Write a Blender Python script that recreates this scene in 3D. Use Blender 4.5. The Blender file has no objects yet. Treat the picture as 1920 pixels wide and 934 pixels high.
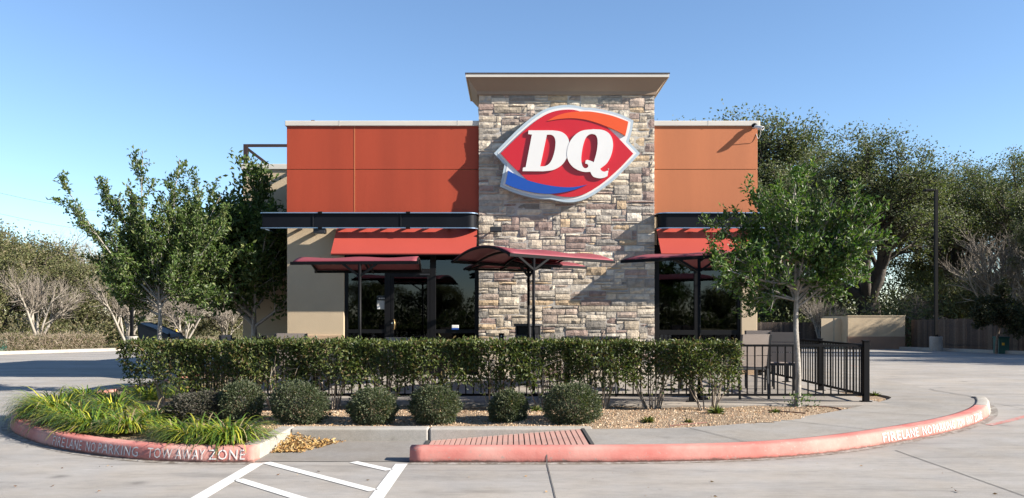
import bpy, bmesh, math, random
import numpy as np
from mathutils import Vector, Matrix
from mathutils.geometry import tessellate_polygon

R = math.radians
SC = bpy.context.scene
COL = SC.collection

# ------------------------------------------------------------------ camera, sky, sun, exposure
F = 1530.0            # focal length in pixels of the 1920 px wide photograph
HX, HY = 960.0, 588.0  # principal column and horizon row
EYE = 1.5
cam_d = bpy.data.cameras.new('camera')
cam_d.sensor_fit = 'HORIZONTAL'; cam_d.sensor_width = 36.0
cam_d.lens = F / 1920 * 36.0
cam_d.shift_y = (HY - 467.0) / 1920.0
cam_d.clip_start = 0.05; cam_d.clip_end = 2000
cam = bpy.data.objects.new('camera', cam_d); COL.objects.link(cam)
cam.location = (0, 0, EYE); cam.rotation_euler = (R(90), 0, 0)
SC.camera = cam

SUN = Vector((1.0, -0.28, 0.53)).normalized()      # towards the sun
EL = math.asin(SUN.z); AZ = math.atan2(SUN.x, SUN.y)
world = bpy.data.worlds.new('World'); SC.world = world; world.use_nodes = True
wn = world.node_tree.nodes
sky = wn.new('ShaderNodeTexSky'); sky.sky_type = 'NISHITA'; sky.sun_disc = False
sky.sun_elevation = EL; sky.sun_rotation = AZ
sky.altitude = 900; sky.air_density = 1.05; sky.dust_density = 0.0; sky.ozone_density = 3.8
world.node_tree.links.new(sky.outputs[0], wn['Background'].inputs[0])
wn['Background'].inputs[1].default_value = 0.064
sun_d = bpy.data.lights.new('sun', 'SUN'); sun_d.energy = 4.8; sun_d.angle = R(0.5)
sun_d.color = (1.0, 0.93, 0.83)
sun = bpy.data.objects.new('sun', sun_d); COL.objects.link(sun)
sun.location = (40, -12, 30)
sun.rotation_euler = (-SUN).to_track_quat('-Z', 'Y').to_euler()
SC.view_settings.view_transform = 'Standard'; SC.view_settings.look = 'None'
SC.view_settings.gamma = 1.0; SC.view_settings.exposure = 1.75
SC.view_settings.use_curve_mapping = False
SC.render.engine = 'CYCLES'
SC.cycles.max_bounces = 8; SC.cycles.diffuse_bounces = 3; SC.cycles.transparent_max_bounces = 12
SC.cycles.use_denoising = True


def X(px, Y): return (px - HX) * Y / F
def Z(py, Y): return EYE - (py - HY) * Y / F
def gz(Y): return -0.02 * max(0.0, min(Y, 52.0) - 19.0)      # the lot falls away gently behind the building

# ------------------------------------------------------------------ object helpers
ORG = {}
def tag(o, label=None, cat=None, group=None, kind=None):
    if label: o['label'] = label
    if cat: o['category'] = cat
    if group: o['group'] = group
    if kind: o['kind'] = kind
    return o

def empty(name, loc, label=None, cat=None, group=None, kind=None):
    o = bpy.data.objects.new(name, None); COL.objects.link(o)
    o.location = loc; o.empty_display_size = 0.2
    ORG[o.name] = Vector(loc)
    return tag(o, label, cat, group, kind)

def meshobj(name, verts, faces, mat, parent=None, smooth=False, tint=None, at=None, bevel=0, solid=0):
    off = Vector((0, 0, 0))
    if parent is not None: off = ORG[parent.name]
    elif at is not None: off = Vector(at)
    V = np.asarray(verts, dtype=np.float32).reshape(-1, 3) - np.array(off, dtype=np.float32)
    me = bpy.data.meshes.new(name)
    if isinstance(faces, np.ndarray): faces = faces.tolist()
    me.from_pydata(V.tolist(), [], faces)
    if tint is not None:
        ca = me.color_attributes.new('tint', 'FLOAT_COLOR', 'POINT')
        t = np.ones((len(V), 4), dtype=np.float32); t[:, :3] = tint
        ca.data.foreach_set('color', t.ravel())
    if smooth:
        me.polygons.foreach_set('use_smooth', [True] * len(me.polygons))
    me.update()
    o = bpy.data.objects.new(name, me); COL.objects.link(o)
    if mat: me.materials.append(mat)
    if parent is not None:
        o.parent = parent; ORG[o.name] = off
    else:
        o.location = off; ORG[o.name] = off
    if solid:
        m = o.modifiers.new('thickness', 'SOLIDIFY'); m.thickness = solid; m.offset = 0
    if bevel:
        m = o.modifiers.new('bevel', 'BEVEL'); m.width = bevel; m.segments = 2; m.limit_method = 'ANGLE'; m.angle_limit = R(40)
    return o

def copy_tree(o, parent=None):
    c = o.copy(); COL.objects.link(c)
    if parent is not None: c.parent = parent
    ORG[c.name] = ORG.get(o.name, Vector((0, 0, 0)))
    for ch in o.children: copy_tree(ch, c)
    return c

def place(o, loc, rz=0.0, s=1.0):
    o.location = loc; o.rotation_euler = (0, 0, rz)
    o.scale = (s, s, s) if not hasattr(s, '__len__') else s
    return o

class MB:
    def __init__(s): s.v = []; s.f = []
    def add(s, vs, fs):
        b = len(s.v); s.v += [tuple(p) for p in vs]; s.f += [tuple(i + b for i in f) for f in fs]; return s
    def box(s, x0, x1, y0, y1, z0, z1):
        return s.add([(x0, y0, z0), (x1, y0, z0), (x1, y1, z0), (x0, y1, z0), (x0, y0, z1), (x1, y0, z1), (x1, y1, z1), (x0, y1, z1)],
                     [(3, 2, 1, 0), (4, 5, 6, 7), (0, 1, 5, 4), (1, 2, 6, 5), (2, 3, 7, 6), (3, 0, 4, 7)])
    def bar(s, p, q, w, h, up=(0, 0, 1)):
        p, q = Vector(p), Vector(q); d = (q - p).normalized(); u = Vector(up)
        if abs(d.dot(u)) > .98: u = Vector((0, 1, 0))
        a = d.cross(u).normalized() * w / 2; b = a.cross(d).normalized() * h / 2
        vs = [p - a - b, p + a - b, p + a + b, p - a + b, q - a - b, q + a - b, q + a + b, q - a + b]
        return s.add(vs, [(3, 2, 1, 0), (4, 5, 6, 7), (0, 1, 5, 4), (1, 2, 6, 5), (2, 3, 7, 6), (3, 0, 4, 7)])
    def tube(s, pts, rad, n=8, cap=True):
        pts = [Vector(p) for p in pts]
        if not hasattr(rad, '__len__'): rad = [rad] * len(pts)
        b = len(s.v); ref = None
        for i, p in enumerate(pts):
            d = (pts[min(i + 1, len(pts) - 1)] - pts[max(i - 1, 0)])
            d = d.normalized() if d.length > 1e-9 else Vector((0, 0, 1))
            if ref is None: ref = Vector((1, 0, 0)) if abs(d.x) < .9 else Vector((0, 1, 0))
            a = (ref - d * ref.dot(d)).normalized(); ref = a; c = d.cross(a)
            for k in range(n):
                t = 2 * math.pi * k / n
                s.v.append(tuple(p + (a * math.cos(t) + c * math.sin(t)) * rad[i]))
        for i in range(len(pts) - 1):
            for k in range(n):
                k2 = (k + 1) % n
                s.f.append((b + i * n + k, b + i * n + k2, b + (i + 1) * n + k2, b + (i + 1) * n + k))
        if cap:
            s.f.append(tuple(b + k for k in reversed(range(n))))
            s.f.append(tuple(b + (len(pts) - 1) * n + k for k in range(n)))
        return s
    def rings(s, rings, close=True, cap=True):
        b = len(s.v); n = len(rings[0])
        for r in rings: s.v += [tuple(p) for p in r]
        for i in range(len(rings) - 1):
            for k in range(n if close else n - 1):
                k2 = (k + 1) % n
                s.f.append((b + i * n + k, b + i * n + k2, b + (i + 1) * n + k2, b + (i + 1) * n + k))
        if cap and close:
            s.f.append(tuple(b + k for k in reversed(range(n))))
            s.f.append(tuple(b + (len(rings) - 1) * n + k for k in range(n)))
        return s
    def slab(s, poly, y0, y1, holes=()):
        """polygon given in (x, z), extruded from y0 (front, towards the camera) to y1"""
        loops = [poly] + list(holes)
        flat = [p for l in loops for p in l]
        tris = tessellate_polygon([[Vector((p[0], p[1], 0)) for p in l] for l in loops])
        b = len(s.v); n = len(flat)
        s.v += [(p[0], y0, p[1]) for p in flat] + [(p[0], y1, p[1]) for p in flat]
        for t in tris:
            a = [Vector(flat[i]) for i in t]
            cr = (a[1] - a[0]).cross(a[2] - a[0]) if False else ((a[1].x - a[0].x) * (a[2].y - a[0].y) - (a[1].y - a[0].y) * (a[2].x - a[0].x))
            t = tuple(t) if cr > 0 else tuple(reversed(t))
            s.f.append(tuple(b + i for i in t)); s.f.append(tuple(b + n + i for i in reversed(t)))
        k0 = 0
        for li, l in enumerate(loops):
            area = sum(l[i][0] * l[(i + 1) % len(l)][1] - l[(i + 1) % len(l)][0] * l[i][1] for i in range(len(l)))
            ccw = (area > 0) == (li == 0)
            for i in range(len(l)):
                j = (i + 1) % len(l)
                q = (b + k0 + i, b + n + k0 + i, b + n + k0 + j, b + k0 + j)
                s.f.append(q[::-1] if ccw else q)
            k0 += len(l)
        return s
    def build(s, name, mat, parent=None, **k): return meshobj(name, s.v, s.f, mat, parent, **k)

def spline(pts, n=12):
    """Catmull-Rom through 2D or 3D points"""
    P = [np.array(p, float) for p in pts]; P = [2 * P[0] - P[1]] + P + [2 * P[-1] - P[-2]]
    out = []
    for i in range(1, len(P) - 2):
        for k in range(n):
            t = k / n
            out.append(.5 * ((2 * P[i]) + (-P[i - 1] + P[i + 1]) * t + (2 * P[i - 1] - 5 * P[i] + 4 * P[i + 1] - P[i + 2]) * t * t + (-P[i - 1] + 3 * P[i] - 3 * P[i + 1] + P[i + 2]) * t ** 3))
    out.append(P[-2]); return np.array(out)

def inside(poly, x, y):
    c = False; n = len(poly)
    for i in range(n):
        x1, y1 = poly[i][0], poly[i][1]; x2, y2 = poly[i - 1][0], poly[i - 1][1]
        if (y1 > y) != (y2 > y) and x < (x2 - x1) * (y - y1) / (y2 - y1) + x1: c = not c
    return c

# ------------------------------------------------------------------ materials
ALB = .80      # common albedo level of the whole place, matched to the exposure above
def new_mat(name):
    m = bpy.data.materials.new(name); m.use_nodes = True
    nt = m.node_tree; return m, nt, nt.nodes['Principled BSDF']

def nd(nt, t, **k):
    n = nt.nodes.new(t)
    for a, v in k.items(): setattr(n, a, v)
    return n

def noise(nt, vec, scale, detail=4, rough=.6):
    n = nd(nt, 'ShaderNodeTexNoise'); n.inputs['Scale'].default_value = scale
    n.inputs['Detail'].default_value = detail; n.inputs['Roughness'].default_value = rough
    if vec is not None: nt.links.new(vec, n.inputs['Vector'])
    return n.outputs['Fac']

def ramp(nt, fac, stops):
    r = nd(nt, 'ShaderNodeValToRGB'); e = r.color_ramp.elements
    while len(e) < len(stops): e.new(.5)
    for i, (p, c) in enumerate(stops):
        e[i].position = p; e[i].color = (c[0], c[1], c[2], 1) if hasattr(c, '__len__') else (c, c, c, 1)
    nt.links.new(fac, r.inputs[0]); return r.outputs[0]

def mixc(nt, fac, a, b, mode='MIX'):
    m = nd(nt, 'ShaderNodeMix', data_type='RGBA', blend_type=mode)
    for s, v in ((m.inputs[0], fac), (m.inputs[6], a), (m.inputs[7], b)):
        if hasattr(v, 'is_linked') or hasattr(v, 'links'): nt.links.new(v, s)
        elif hasattr(v, '__len__'): s.default_value = (v[0], v[1], v[2], 1)
        else: s.default_value = v
    return m.outputs[2]

def pm(name, col, rough=.6, var=.12, scale=3.0, bump=0.0, bscale=60.0, metal=0.0, spec=.5, stretch=None, fine=0.0):
    m, nt, b = new_mat(name)
    tc = nd(nt, 'ShaderNodeTexCoord'); vec = tc.outputs['Object']
    if stretch:
        mp = nd(nt, 'ShaderNodeMapping'); mp.inputs['Scale'].default_value = stretch
        nt.links.new(vec, mp.inputs[0]); vec = mp.outputs[0]
    c = np.array(col) * ALB
    out = ramp(nt, noise(nt, vec, scale), [(.3, np.clip(c * (1 - var), 0, 1)), (.7, np.clip(c * (1 + var), 0, 1))])
    if fine:
        g = ramp(nt, noise(nt, vec, bscale, 3), [(.3, 1 - fine), (.7, 1 + fine)])
        out = mixc(nt, 1.0, out, g, 'MULTIPLY')
    nt.links.new(out, b.inputs['Base Color'])
    b.inputs['Roughness'].default_value = rough; b.inputs['Metallic'].default_value = metal
    b.inputs['Specular IOR Level'].default_value = spec
    if bump:
        bp = nd(nt, 'ShaderNodeBump'); bp.inputs['Strength'].default_value = bump; bp.inputs['Distance'].default_value = .02
        nt.links.new(noise(nt, vec, bscale, 5), bp.inputs['Height']); nt.links.new(bp.outputs[0], b.inputs['Normal'])
    return m

def leaf_mat(name, rough=.45, trans=.28, spec=.4, gain=(1.3, 1.5, .6)):
    m, nt, b = new_mat(name)
    a = nd(nt, 'ShaderNodeAttribute', attribute_name='tint')
    nt.links.new(a.outputs['Color'], b.inputs['Base Color'])
    b.inputs['Roughness'].default_value = rough; b.inputs['Specular IOR Level'].default_value = spec
    tr = nd(nt, 'ShaderNodeBsdfTranslucent')
    nt.links.new(mixc(nt, 1.0, a.outputs['Color'], gain, 'MULTIPLY'), tr.inputs[0])
    mx = nd(nt, 'ShaderNodeMixShader'); mx.inputs[0].default_value = trans
    nt.links.new(b.outputs[0], mx.inputs[1]); nt.links.new(tr.outputs[0], mx.inputs[2])
    nt.links.new(mx.outputs[0], nt.nodes['Material Output'].inputs['Surface'])
    return m

def tint_mat(name, rough=.85, bump=.5, bscale=30, var=.3, spec=.3):
    m, nt, b = new_mat(name)
    tc = nd(nt, 'ShaderNodeTexCoord'); v = tc.outputs['Object']
    a = nd(nt, 'ShaderNodeAttribute', attribute_name='tint')
    g = ramp(nt, noise(nt, v, bscale * .5, 5), [(.25, 1 - var), (.75, 1 + var)])
    nt.links.new(mixc(nt, 1.0, a.outputs['Color'], g, 'MULTIPLY'), b.inputs['Base Color'])
    b.inputs['Roughness'].default_value = rough; b.inputs['Specular IOR Level'].default_value = spec
    bp = nd(nt, 'ShaderNodeBump'); bp.inputs['Strength'].default_value = bump; bp.inputs['Distance'].default_value = .02
    nt.links.new(noise(nt, v, bscale, 6, .65), bp.inputs['Height']); nt.links.new(bp.outputs[0], b.inputs['Normal'])
    return m

def concrete(name, col, stain=.25, brush=(1, 1, 1), oil=0.0):
    """weathered concrete: large clouds, mid stains, fine grain, tyre-dark streaks"""
    m, nt, b = new_mat(name)
    tc = nd(nt, 'ShaderNodeTexCoord'); v = tc.outputs['Object']
    mp = nd(nt, 'ShaderNodeMapping'); mp.inputs['Scale'].default_value = brush
    nt.links.new(v, mp.inputs[0]); sv = mp.outputs[0]
    c = np.array(col) * ALB
    base = ramp(nt, noise(nt, sv, .7, 6, .65), [(.25, c * (1 - stain * .6)), (.5, c), (.78, np.clip(c * (1 + stain * .45), 0, 1))])
    st = ramp(nt, noise(nt, sv, 2.6, 8, .7), [(.3, 1 - stain * .5), (.52, 1.0), (.8, 1.06)])
    out = mixc(nt, 1.0, base, st, 'MULTIPLY')
    warm = ramp(nt, noise(nt, v, 1.3, 3), [(.35, (1.0, .97, .93)), (.65, (.97, .98, 1.0))])
    out = mixc(nt, 1.0, out, warm, 'MULTIPLY')
    mid = ramp(nt, noise(nt, sv, 14, 8, .75), [(.3, .86), (.55, 1.0), (.75, 1.07)])
    out = mixc(nt, 1.0, out, mid, 'MULTIPLY')
    gr = ramp(nt, noise(nt, v, 110, 3), [(.3, .82), (.7, 1.12)])
    out = mixc(nt, 1.0, out, gr, 'MULTIPLY')
    spots = ramp(nt, noise(nt, v, 9, 2, .5), [(.0, .55), (.26, .8), (.31, 1.0)])
    out = mixc(nt, .6, out, mixc(nt, 1.0, out, spots, 'MULTIPLY'))
    if oil:
        m2 = nd(nt, 'ShaderNodeMapping'); m2.inputs['Scale'].default_value = (.22, 2.6, 1); m2.inputs['Rotation'].default_value = (0, 0, .03); nt.links.new(v, m2.inputs[0])
        streak = ramp(nt, noise(nt, m2.outputs[0], 1.5, 9, .74), [(.30, .60), (.46, .97), (.60, 1.0), (.78, 1.2)])
        out = mixc(nt, oil, out, mixc(nt, 1.0, out, streak, 'MULTIPLY'))
        vo = nd(nt, 'ShaderNodeTexVoronoi'); vo.inputs['Scale'].default_value = 1.1; vo.inputs['Randomness'].default_value = 1
        wv = nd(nt, 'ShaderNodeMix', data_type='VECTOR'); nw = nd(nt, 'ShaderNodeTexNoise'); nw.inputs['Scale'].default_value = 6; nt.links.new(v, nw.inputs['Vector'])
        wv.inputs[0].default_value = .06; nt.links.new(v, wv.inputs[4]); nt.links.new(nw.outputs['Color'], wv.inputs[5]); nt.links.new(wv.outputs[1], vo.inputs['Vector'])
        drip = ramp(nt, vo.outputs['Distance'], [(.02, .50), (.09, .86), (.14, 1.0)])
        out = mixc(nt, oil, out, mixc(nt, 1.0, out, drip, 'MULTIPLY'))
    nt.links.new(out, b.inputs['Base Color'])
    b.inputs['Roughness'].default_value = .85; b.inputs['Specular IOR Level'].default_value = .3
    bp = nd(nt, 'ShaderNodeBump'); bp.inputs['Strength'].default_value = .25; bp.inputs['Distance'].default_value = .01
    nt.links.new(noise(nt, v, 90, 5, .7), bp.inputs['Height']); nt.links.new(bp.outputs[0], b.inputs['Normal'])
    return m

def worn_paint(name, paint, under, wear=.42, scale=14, var=.15, width=.1):
    m, nt, b = new_mat(name)
    tc = nd(nt, 'ShaderNodeTexCoord'); v = tc.outputs['Object']
    p = np.array(paint) * ALB; under = tuple(np.array(under) * ALB)
    base = ramp(nt, noise(nt, v, 2.2, 5), [(.3, p * (1 - var)), (.7, np.clip(p * (1 + var), 0, 1))])
    f = ramp(nt, noise(nt, v, scale, 7, .72), [(wear - width, 1.0), (wear, 0.0)])
    nt.links.new(mixc(nt, f, base, under), b.inputs['Base Color'])
    b.inputs['Roughness'].default_value = .75; b.inputs['Specular IOR Level'].default_value = .3
    bp = nd(nt, 'ShaderNodeBump'); bp.inputs['Strength'].default_value = .35; bp.inputs['Distance'].default_value = .008
    nt.links.new(noise(nt, v, 60, 5, .7), bp.inputs['Height']); nt.links.new(bp.outputs[0], b.inputs['Normal'])
    return m

def gravel_mat(name, c1, c2, c3, scale=70):
    m, nt, b = new_mat(name)
    tc = nd(nt, 'ShaderNodeTexCoord'); v = tc.outputs['Object']
    vo = nd(nt, 'ShaderNodeTexVoronoi'); vo.inputs['Scale'].default_value = scale; nt.links.new(v, vo.inputs['Vector'])
    sep = nd(nt, 'ShaderNodeSeparateColor'); nt.links.new(vo.outputs['Color'], sep.inputs[0])
    c1, c2, c3 = [np.array(c_) * ALB for c_ in (c1, c2, c3)]
    col = ramp(nt, sep.outputs[0], [(0, c1), (.5, c2), (1, c3)])
    big = ramp(nt, noise(nt, v, 1.4, 5), [(.3, .78), (.7, 1.12)])
    nt.links.new(mixc(nt, 1.0, col, big, 'MULTIPLY'), b.inputs['Base Color'])
    b.inputs['Roughness'].default_value = .9; b.inputs['Specular IOR Level'].default_value = .2
    bp = nd(nt, 'ShaderNodeBump'); bp.inputs['Strength'].default_value = 1.0; bp.inputs['Distance'].default_value = .02; bp.invert = True
    nt.links.new(vo.outputs['Distance'], bp.inputs['Height']); nt.links.new(bp.outputs[0], b.inputs['Normal'])
    return m

def glass_mat(name, refl=.012, tintc=.18):
    m, nt, b = new_mat(name); nt.nodes.remove(b)
    g = nd(nt, 'ShaderNodeBsdfGlossy'); g.inputs['Roughness'].default_value = .015; g.inputs['Color'].default_value = (.85, .92, 1, 1)
    t = nd(nt, 'ShaderNodeBsdfTransparent'); t.inputs[0].default_value = (tintc, tintc, tintc * 1.02, 1)
    fr = nd(nt, 'ShaderNodeFresnel'); fr.inputs[0].default_value = 1.5
    ad = nd(nt, 'ShaderNodeMath', operation='ADD', use_clamp=True); ad.inputs[1].default_value = refl
    nt.links.new(fr.outputs[0], ad.inputs[0])
    tc = nd(nt, 'ShaderNodeTexCoord'); bp = nd(nt, 'ShaderNodeBump'); bp.inputs['Strength'].default_value = .02; bp.inputs['Distance'].default_value = .05
    nt.links.new(noise(nt, tc.outputs['Object'], 1.2, 1), bp.inputs['Height']); nt.links.new(bp.outputs[0], g.inputs['Normal'])
    mx = nd(nt, 'ShaderNodeMixShader'); nt.links.new(ad.outputs[0], mx.inputs[0])
    nt.links.new(t.outputs[0], mx.inputs[1]); nt.links.new(g.outputs[0], mx.inputs[2])
    nt.links.new(mx.outputs[0], nt.nodes['Material Output'].inputs['Surface'])
    return m

def fabric_mat(name, col, trans=.3, rough=.6):
    m, nt, b = new_mat(name)
    tc = nd(nt, 'ShaderNodeTexCoord')
    c = np.array(col) * ALB
    out = ramp(nt, noise(nt, tc.outputs['Object'], 2.5, 5), [(.3, c * .86), (.7, np.clip(c * 1.1, 0, 1))])
    nt.links.new(out, b.inputs['Base Color']); b.inputs['Roughness'].default_value = rough
    tr = nd(nt, 'ShaderNodeBsdfTranslucent'); nt.links.new(out, tr.inputs[0])
    mx = nd(nt, 'ShaderNodeMixShader'); mx.inputs[0].default_value = trans
    nt.links.new(b.outputs[0], mx.inputs[1]); nt.links.new(tr.outputs[0], mx.inputs[2])
    nt.links.new(mx.outputs[0], nt.nodes['Material Output'].inputs['Surface'])
    return m

def kerb_paint(name):
    m, nt, b = new_mat(name)
    tc = nd(nt, 'ShaderNodeTexCoord'); v = tc.outputs['Object']
    red = ramp(nt, noise(nt, v, 1.1, 5, .6), [(.30, (.47, .26, .215)), (.48, (.42, .17, .14)), (.66, (.36, .095, .078))])
    chips = ramp(nt, noise(nt, v, 18, 8, .80), [(.38, 0.0), (.43, 1.0)])
    out = mixc(nt, chips, (.27, .20, .17), red)
    sx = nd(nt, 'ShaderNodeSeparateXYZ'); nt.links.new(v, sx.inputs[0])
    ml = nd(nt, 'ShaderNodeMath', operation='MULTIPLY_ADD'); ml.inputs[1].default_value = .09; ml.inputs[2].default_value = -.033
    nt.links.new(noise(nt, v, 7, 6, .7), ml.inputs[0])
    df = nd(nt, 'ShaderNodeMath', operation='SUBTRACT'); nt.links.new(sx.outputs[2], df.inputs[0]); nt.links.new(ml.outputs[0], df.inputs[1])
    dirt = ramp(nt, df.outputs[0], [(.0, .75), (.014, 0.0)])
    out = mixc(nt, dirt, out, (.10, .068, .056))
    nt.links.new(out, b.inputs['Base Color']); b.inputs['Roughness'].default_value = .75; b.inputs['Specular IOR Level'].default_value = .3
    bp = nd(nt, 'ShaderNodeBump'); bp.inputs['Strength'].default_value = .4; bp.inputs['Distance'].default_value = .008
    nt.links.new(noise(nt, v, 45, 6, .72), bp.inputs['Height']); nt.links.new(bp.outputs[0], b.inputs['Normal'])
    return m

CONC = (.335, .313, .285)
M = dict(
    lot=concrete('lot_concrete', CONC, .42, (.45, 1.0, 1.0), .9),
    walk=concrete('walk_concrete', (.30, .28, .252), .3, (1, 1, 1), .45),
    landing=concrete('landing_concrete', (.235, .217, .195), .3),
    kerb=concrete('kerb_concrete', (.36, .335, .295), .28),
    patio=concrete('patio_concrete', (.33, .295, .255), .2),
    red_kerb=kerb_paint('red_kerb_paint'),
    letter=worn_paint('stencil_white', (.66, .62, .58), (.42, .16, .13), .40, 26, .08),
    white_line=worn_paint('white_line_paint', (.66, .65, .62), (.40, .38, .35), .28, 30, .06, .05),
    red_line=worn_paint('red_line_paint', (.42, .17, .14), CONC, .5, 12, .15),
    joint=pm('joint_dark', (.03, .028, .026), .9),
    crack=pm('joint_grey', (.10, .095, .088), .9, .3, 4),
    slat=worn_paint('pink_slat_paint', (.50, .28, .225), (.42, .32, .275), .47, 12, .12),
    gravel=gravel_mat('granite_gravel', (.20, .13, .08), (.36, .26, .165), (.50, .39, .275), 60),
    pebble=tint_mat('granite_pebble', .9, .3, 80, .2),
    grass=gravel_mat('dry_grass', (.10, .10, .035), (.19, .16, .07), (.26, .21, .11), 14),
    stucco=pm('beige_stucco', (.50, .395, .27), .9, .06, .9, .35, 70, spec=.2, fine=.04),
    stucco_base=pm('tan_stucco_base', (.44, .31, .20), .9, .07, 1.2, .35, 70, spec=.2, fine=.04),
    cornice=pm('cornice_stucco', (.31, .23, .165), .9, .05, 1.4, .2, 70, spec=.2),
    coping=pm('white_coping', (.58, .54, .475), .5, .05, 1.5, spec=.4),
    red_panel=pm('red_panel_paint', (.345, .050, .020), .62, .10, 1.6, .12, 90, spec=.3, fine=.03, stretch=(1, 1, .12)),
    orange_panel=pm('orange_panel_paint', (.45, .148, .058), .62, .08, 1.6, .12, 90, spec=.3, fine=.03, stretch=(1, 1, .12)),
    mortar=pm('stone_mortar', (.42, .39, .355), .95, .12, 5, .6, 90, spec=.15),
    stone=tint_mat('ledge_stone', .88, .9, 22, .30),
    black=pm('black_metal', (.006, .006, .007), .55, .2, 2, spec=.10),
    band=pm('black_band_metal', (.006, .007, .010), .45, .2, 1.5, spec=.12),
    edge=pm('polished_edge_metal', (.30, .40, .52), .3, .05, 3, metal=.7),
    charcoal=pm('charcoal_powder_coat', (.022, .023, .026), .5, .15, 3, spec=.3),
    bronze=pm('dark_bronze_frame', (.008, .0078, .0085), .45, .15, 2, spec=.14),
    steel_brown=pm('rust_brown_steel', (.030, .012, .010), .6, .3, 3),
    awning=pm('red_awning_metal', (.36, .058, .040), .42, .04, .9, spec=.45),
    fabric=fabric_mat('maroon_shade_mesh', (.25, .046, .060), .16),
    glass=glass_mat('window_glass'),
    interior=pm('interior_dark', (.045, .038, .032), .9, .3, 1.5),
    wood=pm('oak_wood', (.42, .22, .07), .5, .2, 6),
    sling=pm('taupe_sling', (.30, .245, .21), .7, .05, 5, .2, 200),
    sign_grey=pm('sign_rim_grey', (.42, .50, .55), .4, .04, 2),
    sign_white=pm('sign_white', (.72, .71, .68), .38, .02, 2),
    sign_red=pm('sign_red', (.52, .010, .018), .33, .03, 1.5),
    sign_orange=pm('sign_orange', (.72, .085, .012), .35, .03, 1.5),
    sign_blue=pm('sign_blue', (.006, .062, .33), .35, .03, 1.5),
    white=pm('white_plastic', (.72, .71, .68), .45, .04, 3),
    paper=pm('notice_paper', (.42, .40, .36), .8, .1, 6),
    brass=pm('brass_pull', (.55, .38, .17), .35, .1, 5, metal=.7),
    chrome=pm('chrome_lock', (.6, .6, .6), .25, .05, 5, metal=.9),
    bark_pale=tint_mat('pale_bark', .9, .6, 40, .35),
    bark=tint_mat('dark_bark', .95, .9, 16, .4),
    twig=tint_mat('twig_bark', .9, .2, 30, .2),
    leaf=leaf_mat('glossy_leaf', .5, .25, .28),
    leaf_dull=leaf_mat('dull_leaf', .6, .25, .3),
    blade=leaf_mat('grass_blade', .42, .35, .4, (1.3, 1.25, .5)),
    dead=leaf_mat('dead_leaf', .8, .15, .2, (1.2, 1, .7)),
    board=tint_mat('weathered_fence_board', .95, .5, 25, .3),
    dumpwall=pm('enclosure_stucco', (.44, .34, .22), .9, .12, 1.5, .3, 60),
    dumpbase=pm('enclosure_base', (.25, .155, .10), .9, .1, 1.5, .3, 60),
    metal_roof=pm('rusty_tin_roof', (.36, .29, .25), .6, .5, 2.5, .2, 20, stretch=(4, .4, 1)),
    green=pm('green_cabinet', (.015, .085, .065), .6, .2, 3),
    yellow=pm('yellow_marker', (.65, .36, .02), .5, .1, 4),
    conc_base=concrete('pole_base_concrete', (.33, .31, .28), .25),
    black_vinyl=pm('black_vinyl', (.014, .014, .016), .5, .3, 2, .15, 12),
    hose=pm('brown_drip_hose', (.16, .055, .03), .7, .3, 6),
)

rng = np.random.default_rng(7)
random.seed(5)
def unit(v): return v / np.maximum(np.linalg.norm(v, axis=-1, keepdims=True), 1e-9)
def pick(pal, n, jit=.18):
    """n colours drawn from a weighted palette with brightness jitter"""
    w = np.array([p[3] for p in pal], float); idx = rng.choice(len(pal), n, p=w / w.sum())
    c = np.array([p[:3] for p in pal])[idx] * ALB
    return c * (1 + rng.normal(0, jit, (n, 1))).clip(.4, 1.8)

def leaves(name, P, D, size, pal, mat, parent=None, width=.5, jit=.14, fold=.12, at=None, kind=None):
    P = np.asarray(P, float); n = len(P); D = unit(np.asarray(D, float))
    s = np.asarray(size, float).reshape(-1, 1) * np.ones((n, 1))
    S = unit(np.cross(D, rng.normal(size=(n, 3)))); N = np.cross(S, D)
    V = np.empty((n, 4, 3))
    V[:, 0] = P
    V[:, 1] = P + D * s * .45 + S * s * width * .5 + N * s * fold
    V[:, 2] = P + D * s - N * s * fold * .6
    V[:, 3] = P + D * s * .45 - S * s * width * .5 + N * s * fold
    b = np.arange(n)[:, None] * 4
    Fc = np.concatenate([b + np.array([[0, 1, 2]]), b + np.array([[0, 2, 3]])])
    col = np.repeat(pick(pal, n, jit), 4, axis=0)
    o = meshobj(name, V.reshape(-1, 3), Fc, mat, parent, tint=col, at=at)
    if kind: o['kind'] = kind
    return o

def sticks(segs, n=3):
    """segs: list of (points, radii, sides) -> one MB"""
    m = MB()
    for pts, rad, k in segs: m.tube(pts, rad, k, cap=False)
    return m

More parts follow.
